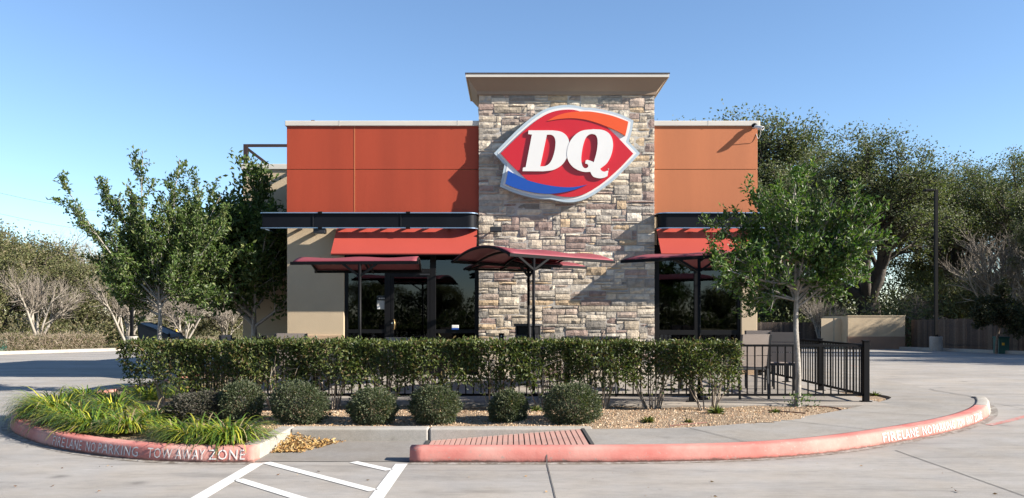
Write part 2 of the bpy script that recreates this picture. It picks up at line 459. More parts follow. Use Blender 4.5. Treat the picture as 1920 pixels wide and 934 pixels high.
# ------------------------------------------------------------------ trees
class Grower:
    def __init__(s, seed): s.r = random.Random(seed); s.segs = []; s.tw = []; s.wood = []
    def rv(s): return Vector((s.r.gauss(0, 1), s.r.gauss(0, 1), s.r.gauss(0, 1)))
    def branch(s, p, d, lev, L, r, cfg):
        c = cfg[lev]; n = c.get('n', 5); last = lev == len(cfg) - 1
        L *= s.r.uniform(.75, 1.2) if lev and not (lev == 1 and cfg[0].get('exact')) else 1.0; pts = [p.copy()]; rad = [r]; dirs = [d.copy()]
        r_end = r * c.get('taper', .45)
        for i in range(n):
            d = (d + s.rv() * c.get('wob', .12) + Vector((0, 0, 1)) * c.get('up', .0)).normalized()
            p = p + d * (L / n); pts.append(p.copy()); dirs.append(d.copy()); rad.append(r + (r_end - r) * (i + 1) / n)
        s.segs.append((pts, rad, c.get('sides', 5)))
        if c.get('leaf'):
            for i in range(1, n + 1):
                if i / n > c.get('leaf0', 0):
                    for _ in range(c.get('mult', 1)): s.tw.append((pts[i], dirs[i], pts[i - 1]))
        if not last:
            k = c['kids']; k = s.r.randint(k[0], k[1])
            for j in range(k):
                t = c.get('t0', .3) + (c.get('t1', 1) - c.get('t0', .3)) * (j + s.r.random()) / k
                if c.get('fork'): t = 1 - s.r.random() * .12
                i = min(int(t * n), n - 1); q = pts[i].lerp(pts[i + 1], t * n - i)
                a = s.r.uniform(*c.get('ang', (.5, 1.0)))
                base = dirs[i + 1]
                ax = base.orthogonal().normalized(); ax.rotate(Matrix.Rotation(s.r.uniform(0, 6.283) if not c.get('fork') else (j + s.r.random() * .6) / k * 6.283, 4, base).to_quaternion())
                nd_ = base.copy(); nd_.rotate(Matrix.Rotation(a, 4, ax).to_quaternion())
                rr = rad[i] * s.r.uniform(.5, .72) if not c.get('fork') else rad[i] * s.r.uniform(.42, .62)
                s.branch(q, nd_, lev + 1, cfg[lev + 1]['L'] * (1.0 if c.get('fork') else (1.15 - .5 * t)), rr, cfg)
            if c.get('lead'):
                s.branch(pts[-1], d, lev + 1, cfg[lev + 1]['L'], rad[-1] * .9, cfg)

def build_tree(name, seed, cfg, r0, bark, bark_pal, leafspec, label, cat, group=None, trunk_dir=(0, 0, 1), twig_pal=None, twig_r=.02, limbs=None, leaf_zmin=None):
    """thing at the origin: trunk (all wood) and crown (leaves)"""
    g = Grower(seed); root = empty(name, (0, 0, 0), label, cat, group)
    if limbs:
        c0 = cfg[0]; top = Vector((0, 0, c0['L'])); n0 = 8
        pts = [Vector((.035 * math.sin(i * .9) * (1 - i / n0), .02 * math.sin(i * 1.3), -.05 + (c0['L'] + .05) * i / n0)) for i in range(n0 + 1)]
        g.segs.append((pts, [r0 * (1 - .35 * i / n0) for i in range(n0 + 1)], 10))
        for ex, ez in limbs:
            ey = g.r.uniform(-.75, .75) * min(1.2, .55 + abs(ex) * .4)
            st = pts[-1].lerp(pts[-2], g.r.random() * (1.0 if ez > .8 else 1.6)); d_ = Vector((ex, ey, ez + c0['L'] - st.z)); Ln = d_.length
            d0 = (d_.normalized() + Vector((0, 0, -.12 if ez > .6 else 0.0))).normalized()
            g.branch(st, d0, 1, Ln * .94, r0 * g.r.uniform(.32, .5), cfg)
    else:
        g.branch(Vector((0, 0, -.05)), Vector(trunk_dir).normalized(), 0, cfg[0]['L'], r0, cfg)
    m = MB(); cols = []
    for pts_, rad_, k_ in g.segs:
        b0 = len(m.v); m.tube(pts_, rad_, k_, cap=False); cols.append(pick(twig_pal if (twig_pal and rad_[0] < twig_r) else bark_pal, len(m.v) - b0, .06))
    # flare the foot
    o = m.build('trunk', bark, root, smooth=True, tint=np.concatenate(cols))
    if leaf_zmin is not None: g.tw = [q for q in g.tw if q[0].z > leaf_zmin + .8 * math.sin(q[0].x * 1.1) * math.sin(q[0].y * .9)]
    if leafspec:
        pal, mat, size, per, spread, width = leafspec
        A = np.array([p[0] for p in g.tw]); Dd = np.array([p[1] for p in g.tw]); B = np.array([p[2] for p in g.tw])
        A = np.repeat(A, per, 0); Dd = np.repeat(Dd, per, 0); B = np.repeat(B, per, 0); n = len(A)
        P = B + (A - B) * rng.random((n, 1)) + rng.normal(0, spread, (n, 3))
        D = unit(Dd * .5 + rng.normal(0, .7, (n, 3)) + np.array([0, 0, .15]))
        leaves('crown', P, D, rng.uniform(size[0], size[1], n), pal, mat, root, width)
    return root

# ================================================================== GROUND AND PAVING
struct = lambda o, label=None: tag(o, label, None, None, 'structure')
def sheet(name, x0, x1, ys, zf, mat, nx=2, parent=None):
    xs = np.linspace(x0, x1, nx); v = []; f = []
    for y in ys:
        for x in xs: v.append((x, y, zf(x, y)))
    for j in range(len(ys) - 1):
        for i in range(nx - 1):
            a = j * nx + i; f.append((a, a + 1, a + 1 + nx, a + nx))
    return meshobj(name, v, f, mat, parent)
struct(sheet('ground', -600, 600, [-400, -60, 19, 52, 120, 900], lambda x, y: gz(y) - .06, M['grass'], 8))
lot_v = [(-60, -30), (60, -30), (27, 12), (22.4, 47.6), (18.0, 47.7), (18.0, 52), (-18.3, 52), (-31.7, 10)]
# the parking lot as strips so that it follows the fall of the ground
def lot_x(y):
    xl = -31.7 + (y - 10) * 13.4 / 42 if y > 10 else -60 + (y + 30) * 28.3 / 40
    xr = 26.6 - (y - 12) * 4.3 / 35.6 if y > 12 else 60 - (y + 30) * 33.4 / 42
    return xl, xr
v = []; f = []; ys = [-30, -10, 0, 5, 10, 12, 15, 19, 25, 30, 36, 42, 47.6, 52]
for y in ys:
    a, b = lot_x(y); v += [(a, y, gz(y)), (b if y < 48 else 18, y, gz(y))]
for i in range(len(ys) - 1): f.append((2 * i, 2 * i + 1, 2 * i + 3, 2 * i + 2))
lot = struct(meshobj('parking_lot', v, f, M['lot']))

def ribbon(pts, w, z=.004, zf=None):
    """flat strip along a 2D polyline"""
    P = np.array(pts, float); m = MB(); L = []; Rr = []
    for i in range(len(P)):
        d = P[min(i + 1, len(P) - 1)] - P[max(i - 1, 0)]; d = d / np.linalg.norm(d); n = np.array([-d[1], d[0]]) * w / 2
        zz = (zf(P[i][1]) if zf else 0) + z
        L.append((*(P[i] + n), zz)); Rr.append((*(P[i] - n), zz))
    k = len(P); m.v = L + Rr
    m.f = [(i + k, i + k + 1, i + 1, i) for i in range(k - 1)]
    return m
# painted access aisle
for pts, w in (([(-2.54, 8.14), (-2.54, 4.0)], .13), ([(-1.10, 8.12), (-1.10, 4.0)], .12),
               ([(-2.47, 8.20), (-1.17, 6.90)], .10), ([(-2.47, 7.36), (-1.17, 6.06)], .10), ([(-1.60, 8.23), (-1.17, 7.80)], .10),
               ([(-2.47, 6.52), (-1.17, 5.22)], .10)):
    ribbon(pts, w, .005).build('painted_line', M['white_line'], lot)
for pts, w in (([(10.6, 25.5), (10.55, 12)], .11), ([(6.4, 10.95), (6.9, 11.35), (7.6, 12.0), (9.5, 13.2)], .10)):
    ribbon(pts, w, .005, gz).build('painted_line', M['red_line'], lot)
for pts, w in (([(.35, 8.2), (.352, 6), (.35, 1)], .012), ([(4.2, 8.95), (4.205, 7), (4.2, 1)], .012), ([(8.05, 15), (8.05, 1)], .01),
               ([(8.0, 13.3), (30, 13.35)], .012), ([(-2.6, 8.255), (-1.03, 8.255)], .012), ([(-30, 14.6), (-7.3, 14.6)], .01)):
    ribbon(spline([(a, b) for a, b in pts], 8) + rng.normal(0, .003, (len(pts) * 8 - 7, 2)), w, .004, gz).build('pavement_joint', M['crack'], lot)

# ---- kerbs
LK = spline([(-2.6, 8.2), (-3.25, 8.22), (-3.92, 8.40), (-4.86, 8.92), (-5.72, 9.66), (-6.45, 10.5), (-6.95, 11.4), (-7.2, 12.5), (-7.25, 14), (-7.2, 16), (-7.2, 19), (-7.2, 24)], 10)
RK = spline([(-1.03, 8.2), (.2, 8.2), (1.29, 8.23), (2.41, 8.38), (3.40, 8.77), (4.66, 9.62), (5.81, 10.58), (6.75, 11.62), (7.45, 12.7), (7.9, 13.7), (8.1, 14.6)], 10)
PROF = [(0, -.02), (.008, .05), (.018, .12), (.034, .145), (.055, .152), (.17, .153), (.20, .150), (.20, -.02)]
def sweep_kerb(name, path, mat, side, hf=lambda i: 1.0, cap=True, parent=None):
    """side = +1 if the island lies to the left of the travel direction"""
    rings = []
    for i, p in enumerate(path):
        d = path[min(i + 1, len(path) - 1)] - path[max(i - 1, 0)]; d = d / np.linalg.norm(d)
        n = np.array([-d[1], d[0]]) * side; h = hf(i)
        j = 1.0
        rings.append([(p[0] + n[0] * o, p[1] + n[1] * o, z * h * (j if z > 0 else 1)) for o, z in PROF])
    m = MB().rings(rings, close=True, cap=cap)
    o = struct(m.build(name, mat, parent, smooth=True))
    for k_ in (-1, -2): o.data.polygons[k_].use_smooth = False
    return o
nL = len(LK); nR = len(RK)
KL = sweep_kerb('kerb', LK, M['red_kerb'], -1)
k_red = next(i for i, p in enumerate(RK) if p[0] > 6.95)
KR = sweep_kerb('kerb', RK[:k_red + 1], M['red_kerb'], 1)
sweep_kerb('kerb', RK[k_red:], M['kerb'], 1, lambda i: max(.03, 1 - max(0, RK[k_red + i][1] - 13.2) / 1.4))
struct(MB().box(-2.78, -2.6, 8.41, 9.78, -.02, .152).build('kerb', M['kerb'], bevel=.02))
struct(MB().box(-2.597, -.985, 9.57, 9.79, -.02, .152).build('kerb', M['kerb'], bevel=.02))
struct(MB().box(-.972, .95, 9.57, 9.79, -.02, .152).build('kerb', M['kerb'], bevel=.02))
for x in (.35,):
    (MB().add([(x - .006, 8.197, 0), (x + .006, 8.197, 0), (x + .006, 8.206, .06), (x - .006, 8.206, .06), (x + .006, 8.238, .142), (x - .006, 8.238, .142), (x + .006, 8.39, .157), (x - .006, 8.39, .157)],
                    [(0, 1, 2, 3), (3, 2, 4, 5), (5, 4, 6, 7)]).build('saw_joint', M['crack'], KR))

DIRT = worn_paint('gutter_dirt', (.15, .125, .10), tuple(CONC), .56, 11, .3, .16)
for pth, sd_ in ((LK[:75], 1), (RK[:95], -1)):
    q = []
    for i in range(len(pth)):
        d = pth[min(i + 1, len(pth) - 1)] - pth[max(i - 1, 0)]; d = d / np.linalg.norm(d); q.append(pth[i] + np.array([-d[1], d[0]]) * sd_ * .045)
    ribbon(q, .10, .003).build('gutter_dirt', DIRT, lot)
# far kerbs of the lot
fl = np.array([(-31.7, 10), (-27.2, 24), (-23.1, 36.9), (-21.0, 43.5), (-18.5, 51.3), (-17, 52.2), (-12, 52.4), (0, 52.4), (17.8, 52.4)])
def far_kerb(path, w=.3, h=.15):
    m = MB(); rings = []
    for i, p in enumerate(path):
        d = path[min(i + 1, len(path) - 1)] - path[max(i - 1, 0)]; d = d / np.linalg.norm(d); n = np.array([-d[1], d[0]])
        z = gz(p[1]); rings.append([(p[0], p[1], z - .05), (p[0] + n[0] * .03, p[1] + n[1] * .03, z + h), (p[0] + n[0] * w, p[1] + n[1] * w, z + h), (p[0] + n[0] * w, p[1] + n[1] * w, z - .05)])
    return struct(m.rings(rings).build('kerb', M['kerb']))
far_kerb(spline(fl, 4))
far_kerb(spline([(22.0, 47.4), (22.3, 46.8), (23.2, 38), (25, 25), (26.5, 12)], 4))

# ---- island bed (gravel and soil)
def off_path(path, o):
    out = []
    for i in range(len(path)):
        d = path[min(i + 1, len(path) - 1)] - path[max(i - 1, 0)]; d = d / np.linalg.norm(d); out.append(path[i] + np.array([-d[1], d[0]]) * o)
    return np.array(out)
inner = spline([(.84, 9.57), (1.5, 9.60), (2.16, 9.74), (2.9, 10.08), (3.78, 10.70), (4.52, 11.35), (5.45, 12.32), (6.05, 13.05), (6.38, 13.9), (6.42, 14.8), (6.25, 16), (6.0, 18), (5.9, 24)], 8)
isl = [tuple(p) for p in off_path(LK, -.125)[::-1]] + [(-2.72, 8.36), (-2.72, 9.7), (.9, 9.7)] + [(p[0] + (.08 if p[1] < 12.8 else .02), p[1] - .06) for p in inner[4:]]
cs = .12; xs = np.arange(-7.3, 8.2, cs); ys = np.arange(8.2, 24, cs)
def bed_z(x, y):
    z = .118 + .012 * math.sin(x * 2.1 + y) * math.sin(y * 1.7) + .010 * math.sin(x * 6.3 + 1) * math.sin(y * 5.1)
    if y > 12.05 and -5 < x < 5.55: z -= .03
    if y > 13 and x > 5.3: z -= min(.11, (y - 13) * .045)
    return z + .05 * math.exp(-((y - 10.9) / .7) ** 2) * (1 if x < 3 else math.exp(-(x - 3) ** 2))
vid = {}; bv = []; bf = []
def gv(i, j):
    if (i, j) not in vid:
        vid[(i, j)] = len(bv); bv.append((xs[i], ys[j], bed_z(xs[i], ys[j])))
    return vid[(i, j)]
for i in range(len(xs) - 1):
    for j in range(len(ys) - 1):
        if inside(isl, xs[i] + cs / 2, ys[j] + cs / 2): bf.append((gv(i, j), gv(i + 1, j), gv(i + 1, j + 1), gv(i, j + 1)))
struct(meshobj('planting_bed', bv, bf, M['gravel'], smooth=True))

# pebbles on the bed
pp = []
while len(pp) < 9000:
    x = random.uniform(-5.5, 6.6); y = 9.82 + 2.6 * random.random() ** 1.4
    if x > 3: y = random.uniform(9.9, 13.5)
    if inside(isl, x, y) and not (y > 12.1 and x < 5.6): pp.append((x, y, bed_z(x, y)))
pp = np.array(pp); n = len(pp)
tet = np.array([(1, 0, -.3), (-.5, .87, -.3), (-.5, -.87, -.3), (0, 0, .8)])
rot = rng.random(n) * 6.28; s = rng.uniform(.006, .014, n)
V = np.empty((n, 4, 3))
for k in range(4):
    a, b, c = tet[k]
    V[:, k, 0] = pp[:, 0] + s * (a * np.cos(rot) - b * np.sin(rot)); V[:, k, 1] = pp[:, 1] + s * (a * np.sin(rot) + b * np.cos(rot)); V[:, k, 2] = pp[:, 2] + s * (c + .25)
b4 = np.arange(n)[:, None] * 4
Fc = np.concatenate([b4 + np.array([[0, 1, 3]]), b4 + np.array([[1, 2, 3]]), b4 + np.array([[2, 0, 3]])])
PEB = [(.50, .34, .21, 3), (.40, .25, .15, 3), (.62, .47, .32, 2), (.28, .18, .11, 1.5), (.55, .46, .36, 1)]
tag(meshobj('gravel', V.reshape(-1, 3), Fc, M['pebble'], tint=np.repeat(pick(PEB, n, .15), 4, 0)), 'tan crushed granite gravel scattered over the planting bed', 'gravel', None, 'stuff')

# ---- sidewalk strip, landing, ramp
def resample(path, n):
    d = np.r_[0, np.cumsum(np.linalg.norm(np.diff(path, axis=0), axis=1))]; t = np.linspace(0, d[-1], n)
    return np.stack([np.interp(t, d, path[:, 0]), np.interp(t, d, path[:, 1])], 1)
oo = off_path(RK, .188); oo = oo[oo[:, 0] > .84]
oo = np.concatenate([[(.84, 8.388)], oo, spline([(8.0, 14.9), (8.3, 16.5), (8.5, 20), (8.6, 24)], 8)])
kA = int(np.argmax(inner[:, 1] > 14.3)); kB = int(np.argmax(oo[:, 1] > 14.65))
N1, N2 = 70, 30
outer = np.concatenate([resample(oo[:kB + 1], N1), resample(oo[kB:], N2)[1:]]); inner = np.concatenate([resample(inner[:kA + 1], N1), resample(inner[kA:], N2)[1:]])
def walk_z(y): return .146 if y < 13 else max(.008, .146 - (y - 13) * .05) + gz(y)
v = []; f = []
for a, b in zip(inner, outer):
    for t in np.linspace(0, 1, 5):
        p = a + (b - a) * t; v.append((p[0], p[1], walk_z(p[1]) - .004 * t))
    v.append((b[0], b[1], -.05 + gz(b[1])))
for i in range(len(inner) - 1):
    for k in range(5): a = i * 6 + k; f.append((a, a + 1, a + 7, a + 6))
f = [q[::-1] for q in f]
walk = struct(meshobj('sidewalk', v, f, M['walk']))
# inner edge thickness
m = MB()
for i in range(len(inner) - 1):
    a, b = inner[i], inner[i + 1]
    m.add([(a[0], a[1], -.02), (b[0], b[1], -.02), (b[0], b[1], walk_z(b[1])), (a[0], a[1], walk_z(a[1]))], [(0, 1, 2, 3)])
m.build('walk_edge', M['walk'], walk)
for i in (11, 24, 37, 50, 62):
    a, b = inner[i], outer[i]
    pts = [a + (b - a) * t for t in np.linspace(0, 1, 6)]
    mm = ribbon(pts, .012, .0); mm.v = [(p[0], p[1], walk_z(p[1]) + .004) for p in mm.v]
    mm.build('pavement_joint', M['crack'], walk)
mm = ribbon(outer[54:74], .022, 0); mm.v = [(p[0], p[1], walk_z(p[1]) + .006) for p in mm.v]
mm.build('pavement_joint', M['joint'], walk)

struct(MB().box(-2.6, -.97, 8.262, 9.57, -.03, .006).build('landing', M['landing']))
ramp_o = struct(empty('kerb_ramp', (-.07, 9.0, 0)))
RX0, RX1 = -.95, .80
def rz(x): return .012 + (x - RX0) / (RX1 - RX0) * .136
MB().add([(RX0 - .04, 8.4, rz(RX0 - .04) - .012), (RX1 + .04, 8.4, rz(RX1) - .010), (RX1 + .04, 9.569, rz(RX1) - .010), (RX0 - .04, 9.569, rz(RX0 - .04) - .012)], [(0, 1, 2, 3)]).build('ramp_bed', M['joint'], ramp_o)
ns = 29; pitch = (RX1 - RX0) / ns
m = MB(); hw = pitch * .405
m.add([(-hw, 8.405, -.02), (hw, 8.405, -.02), (hw, 9.565, -.02), (-hw, 9.565, -.02), (-hw, 8.405, 0), (hw, 8.405, 0), (hw, 9.565, 0), (-hw, 9.565, 0)],
      [(3, 2, 1, 0), (4, 5, 6, 7), (0, 1, 5, 4), (1, 2, 6, 5), (2, 3, 7, 6), (3, 0, 4, 7)])
first = None
for i in range(ns):
    x = RX0 + (i + .5) * pitch
    if first is None:
        first = meshobj('slat', m.v, m.f, M['slat'], None); o = first
    else:
        o = first.copy(); COL.objects.link(o)
    o.parent = ramp_o; o.location = Vector((x, 0, rz(x) + random.uniform(-.0015, .0015))) - ORG[ramp_o.name]
    o.rotation_euler = (0, -math.atan(.136 / (RX1 - RX0)), random.uniform(-.00015, .00015))
for x in (RX0 - .03, RX1 + .03):
    MB().box(x - .018, x + .018, 8.402, 9.568, rz(x) - .01, rz(x) + .006).build('ramp_border', M['joint'], ramp_o)
# sidewalk sliver between ramp and red kerb is the kerb itself; concrete shelf under the ramp front
# ---- patio slab
patio = struct(MB().box(-4.98, 5.62, 12.12, 18.02, -.02, .150).build('patio', M['patio'], bevel=.015))
for y in (13.6, 15.2, 16.8): ribbon([(-4.98, y), (5.6, y)], .012, .1535).build('pavement_joint', M['crack'], patio)
for x in (-3.2, -1.4, .4, 2.2, 4.0): ribbon([(x, 12.13), (x, 18)], .012, .1535).build('pavement_joint', M['crack'], patio)

# ---- lettering stencilled on the red kerb
def text_mesh(s):
    cu = bpy.data.curves.new('stencil', 'FONT'); cu.body = s; cu.size = 1; cu.resolution_u = 2; cu.offset = .0; cu.space_character = 1.1
    ob = bpy.data.objects.new('stencil', cu); COL.objects.link(ob)
    bpy.context.view_layer.update()
    ev = ob.evaluated_get(bpy.context.evaluated_depsgraph_get()); me = ev.to_mesh()
    V = np.array([tuple(q.co) for q in me.vertices]); Fa = [tuple(p.vertices) for p in me.polygons]
    ev.to_mesh_clear(); bpy.data.objects.remove(ob); bpy.data.curves.remove(cu)
    return V, Fa
def kerb_text(word, path, px0, px1, side, kerb, h=(.028, .128)):
    d = np.r_[0, np.cumsum(np.linalg.norm(np.diff(path, axis=0), axis=1))]
    ppx = HX + path[:, 0] / path[:, 1] * F
    half = len(path)
    order = np.argsort(ppx[:half]); s0, s1 = np.interp([px0, px1], ppx[order], d[order])
    V, Fa = text_mesh(word)
    V[:, 0] = (V[:, 0] - V[:, 0].min()) / np.ptp(V[:, 0]); V[:, 1] = (V[:, 1] - V[:, 1].min()) / np.ptp(V[:, 1])
    out = []
    for a, b, _ in V:
        s_ = s0 + (s1 - s0) * a; x = np.interp(s_, d, path[:, 0]); y = np.interp(s_, d, path[:, 1])
        dx = np.interp(s_ + .02, d, path[:, 0]) - np.interp(s_ - .02, d, path[:, 0]); dy = np.interp(s_ + .02, d, path[:, 1]) - np.interp(s_ - .02, d, path[:, 1])
        l = math.hypot(dx, dy); nx, ny = -dy / l * side, dx / l * side
        z = h[0] + (h[1] - h[0]) * b
        o = np.interp(z, [0, .05, .12, .145, .152], [0, .008, .018, .034, .055]) - .006
        out.append((x + nx * o, y + ny * o, z + .003))
    return meshobj('lettering', out, Fa, M['letter'], kerb)
for w, a, b in (('FIRE', 98, 120), ('LANE', 124, 152), ('NO', 160, 178), ('PARKING', 183, 258), ('TOW', 276, 322), ('AWAY', 328, 384), ('ZONE', 391, 459)):
    kerb_text(w, LK[:58], a, b, -1, KL)
for w, a, b in (('FIRE', 1657, 1690), ('LANE', 1693, 1723), ('NO', 1731, 1748), ('PARKING', 1751, 1791), ('TOW', 1796, 1810), ('AWAY', 1813, 1826), ('ZONE', 1828, 1842)):
    kerb_text(w, RK[:80], a, b, 1, KR)

# ================================================================== RESTAURANT BUILDING
WY, TY = 18.0, 17.9          # wall face of the wings, stone face of the tower
BX0, BX1 = X(538, WY), X(1420, WY)
TX0, TX1 = X(897, TY), X(1228, TY)
bld = empty('restaurant_building', (0.2, 18.0, 0.15), 'one-storey restaurant with red and orange parapet panels and a central stone tower', 'building')
P0 = .15
# body, left pier, right pier, lintels
m = MB()
SX1 = X(645, WY)       # left storefront starts here
SX2 = X(1390, WY)      # right storefront ends here
HEAD = 3.02
m.box(BX0, SX1, WY, WY + .3, P0, 3.66)                      # left pier
m.box(SX1, TX0 + .02, WY + .004, WY + .3, HEAD, 3.655)       # lintel left
m.box(TX1 - .02, SX2, WY + .004, WY + .3, HEAD, 3.655)
m.box(SX2, BX1, WY, WY + .3, P0, 3.66)                      # right pier
m.box(BX0 + .003, BX1 - .003, WY + .03, WY + .3, 3.66, 5.62)        # wall behind the panels
m.box(BX0 + .002, BX0 + .3, WY + .3, 32, gz(32) - .1, 5.15)        # sides
m.box(BX1 - .3, BX1 - .002, WY + .3, 32, gz(32) - .1, 5.15)
m.box(BX0 + .3, BX1 - .3, 31.7, 32, gz(32) - .1, 5.15)
m.box(BX0 + .3, BX1 - .3, WY + .3, 31.7, 4.6, 4.8)           # roof deck
m.build('wall', M['stucco'], bld, bevel=.012)
# footing colour below the ledge
LZ0, LZ1 = Z(638, WY), Z(628, WY)
for a, b in ((BX0 - .008, SX1 + .002), (SX2 - .002, BX1 + .008)): MB().box(a, b, WY - .012, WY - .001, P0, LZ0).build('wall_base', M['stucco_base'], bld)
for a, b in ((BX0 - .05, SX1 + .01), (SX2 - .01, BX1 + .05)):
    MB().box(a, b, WY - .055, WY + .02, LZ0, LZ1).build('ledge', M['stucco_base'], bld, bevel=.012)
# side ledges
for x in (BX0, BX1):
    s_ = -1 if x < 0 else 1
    MB().box(min(x, x + .05 * s_), max(x, x + .05 * s_), WY + .021, 31.9, LZ0, LZ1).build('ledge', M['stucco_base'], bld)

# parapet panels with open joints
PX = X(665, WY); PZ = Z(318, WY); PT = Z(237, WY); PB = 3.655; g = .006
for x0, x1, z0, z1, mt in ((BX0, PX - g, PB, PZ - g, 'red_panel'), (BX0, PX - g, PZ + g, PT, 'red_panel'), (PX + g, TX0 + .03, PB, PZ - g, 'red_panel'), (PX + g, TX0 + .03, PZ + g, PT, 'red_panel'),
                           (TX1 - .03, BX1, PB, PZ - g, 'orange_panel'), (TX1 - .03, BX1, PZ + g, PT, 'orange_panel')):
    MB().box(x0, x1, WY - .012, WY + .028, z0, z1).build('panel', M[mt], bld, bevel=.004)
MB().box(PX - .010, PX + .010, WY - .016, WY + .02, PB, PT - .01).build('panel_trim', M['orange_panel'], bld)
for a, b in ((BX0 - .035, TX0 + .02), (TX1 - .02, BX1 + .05)):
    c_ = MB().box(a, b, WY - .05, WY + .34, PT, PT + .115).build('coping', M['coping'], bld, bevel=.012)
    for xx in np.arange(a + 1.2, b - .3, 2.6): MB().box(xx, xx + .012, WY - .054, WY + .345, PT - .001, PT + .117).build('seam', M['coping'], c_)
# side parapet copings
for x in (BX0, BX1): MB().box(x - .06 if x < 0 else x - .32, x + .32 if x < 0 else x + .06, WY + .345, 32.05, 5.15, 5.24).build('coping', M['coping'], bld)

# rear wing on the left with its steel frame on top
W2 = 21.0; WX0 = X(455, W2); WT = Z(318, W2)
m = MB().box(WX0, BX0 + .02, W2, 27, gz(27) - .1, WT); m.build('rear_wing', M['stucco'], bld, bevel=.01)
MB().box(WX0 - .04, BX0 - .003, W2 - .05, 27.05, WT, Z(308, W2)).build('coping', M['coping'], bld, bevel=.01)
fx = X(461, W2 + .15); ft = Z(271, W2 + .15); fb = Z(308, W2)
fr = MB().box(fx - .05, fx + .05, W2 + .1, W2 + .2, fb - .05, ft); fr.build('roof_frame', M['steel_brown'], bld)
MB().bar((fx + .05, W2 + .15, ft - .03), (BX0 + .8, W2 + .15, ft - .03), .06, .07).build('roof_frame', M['steel_brown'], bld)
MB().bar((fx + .05, W2 + .15, ft - .12), (X(506, W2), W2 + .15, fb - .05), .06, .07).build('roof_frame', M['steel_brown'], bld)
MB().bar((BX0 + .15, WY + .35, 5.60), (BX0 + .15, W2 + .1, 5.60), .07, .07).build('roof_frame', M['steel_brown'], bld)
MB().bar((BX0 + .15, W2 + .15, 5.2), (BX0 + .15, W2 + .15, ft), .07, .07).build('roof_frame', M['steel_brown'], bld)
bxp = X(588, WY + .5); MB().bar((bxp, WY + .4, 5.84), (bxp + .02, WY + 1.6, 4.8), .08, .08).build('roof_frame', M['steel_brown'], bld)

# ---- stone tower
TZ1 = Z(178, TY)
tower = MB().box(TX0 + .012, TX1 - .012, TY + .014, TY + 1.5, P0, TZ1).build('stone_tower', M['mortar'], bld)
STP = [(.48, .40, .305, 4), (.55, .47, .37, 3), (.37, .325, .27, 3.2), (.31, .225, .19, 2.4), (.46, .34, .22, .9), (.38, .30, .245, 2), (.55, .485, .40, 1.4), (.29, .26, .225, 1.4)]
def pack(w, h, cw, ch, rnd):
    nx = round(w / cw); ny = round(h / ch); g = [[0] * nx for _ in range(ny)]; out = []
    for j in range(ny):
        i = 0
        while i < nx:
            if g[j][i]: i += 1; continue
            free = 0
            while i + free < nx and not g[j][i + free]: free += 1
            ww = min(free, rnd.choice([3, 4, 5, 6, 6, 7, 8, 8, 9, 10, 12]))
            if free - ww == 1: ww = free if free <= 8 else ww - 1
            hh = rnd.choice([1, 1, 1, 2, 2, 2, 3]) if ww < 9 else rnd.choice([1, 2, 2])
            if ww <= 2: hh = min(hh, 2)
            hh = min(hh, ny - j)
            for jj in range(j, j + hh):
                for ii in range(i, i + ww): g[jj][ii] = 1
            out.append((i / nx * w, j / ny * h, ww / nx * w, hh / ny * h)); i += ww
    return out
rs = random.Random(21)
def stone_geo(x, z, w, h, rnd):
    """rough block seen from the front: local x right, z up, y depth; returns verts, faces"""
    gp = .006; nx = max(2, min(6, int(w / .09))); nz = 2 if h < .14 else 3
    d0 = rnd.uniform(-.006, .016); tilt = rnd.uniform(-.006, .006); vs = []; fs = []
    for j in range(nz + 1):
        for i in range(nx + 1):
            u, v_ = i / nx, j / nz; edge = i in (0, nx) or j in (0, nz)
            ex = gp + rnd.uniform(0, .007); ez = gp + rnd.uniform(0, .006)
            px = x + min(max(u * w, ex), w - ex) + (0 if edge else rnd.uniform(-.01, .01))
            pz = z + min(max(v_ * h, ez), h - ez) + (0 if edge else rnd.uniform(-.008, .008))
            y = -d0 - tilt * (u - .5) * 2 + (rnd.uniform(.004, .014) if edge else rnd.uniform(-.016, .004))
            vs.append((px, y, pz))
    n = nx + 1
    for j in range(nz):
        for i in range(nx): a = j * n + i; fs.append((a, a + 1, a + 1 + n, a + n))
    ring = [i for i in range(n)] + [j * n + nx for j in range(1, nz + 1)] + [nz * n + i for i in range(nx - 1, -1, -1)] + [j * n for j in range(nz - 1, 0, -1)]
    b = len(vs); vs += [(vs[i][0], .035, vs[i][2]) for i in ring]
    for k in range(len(ring)): k2 = (k + 1) % len(ring); fs.append((ring[k], b + k, b + k2, ring[k2]))
    return vs, fs
stones = pack(TX1 - TX0, TZ1 - P0, .056, .066, rs)
def shown(st):
    x, z, w, h = st; zc = P0 + z + h / 2; xc = TX0 + x + w / 2
    hid = zc < 1.08 or (abs(xc - X(1062, TY)) < 1.1 and abs(zc - Z(288, TY)) < .75)
    return (0 if hid else 1) * 10 + w * h
stones.sort(key=shown, reverse=True)
rest = MB(); rest_t = []
for k, (x, z, w, h) in enumerate(stones):
    vs, fs = stone_geo(x, z, w, h, rs); c = pick(STP, 1, .12)
    vs = [(TX0 + a, TY + b, P0 + d) for a, b, d in vs]
    if k < 300: meshobj('stone', vs, fs, M['stone'], tower, tint=np.repeat(c, len(vs), 0))
    else: rest.add(vs, fs); rest_t.append(np.repeat(c, len(vs), 0))
for sx, x in ((-1, TX0), (1, TX1)):                       # side faces of the tower above the wings
    for (a, z, w, h) in pack(1.45, TZ1 - 5.75, .062, .0815, rs):
        vs, fs = stone_geo(a, z, w, h, rs); c = pick(STP, 1, .12)
        vs = [(x - sx * .012 + sx * (-q), TY + .03 + p, 5.75 + r_) if True else 0 for p, q, r_ in vs]
        rest.add(vs, fs if sx > 0 else [t[::-1] for t in fs]); rest_t.append(np.repeat(c, len(vs), 0))
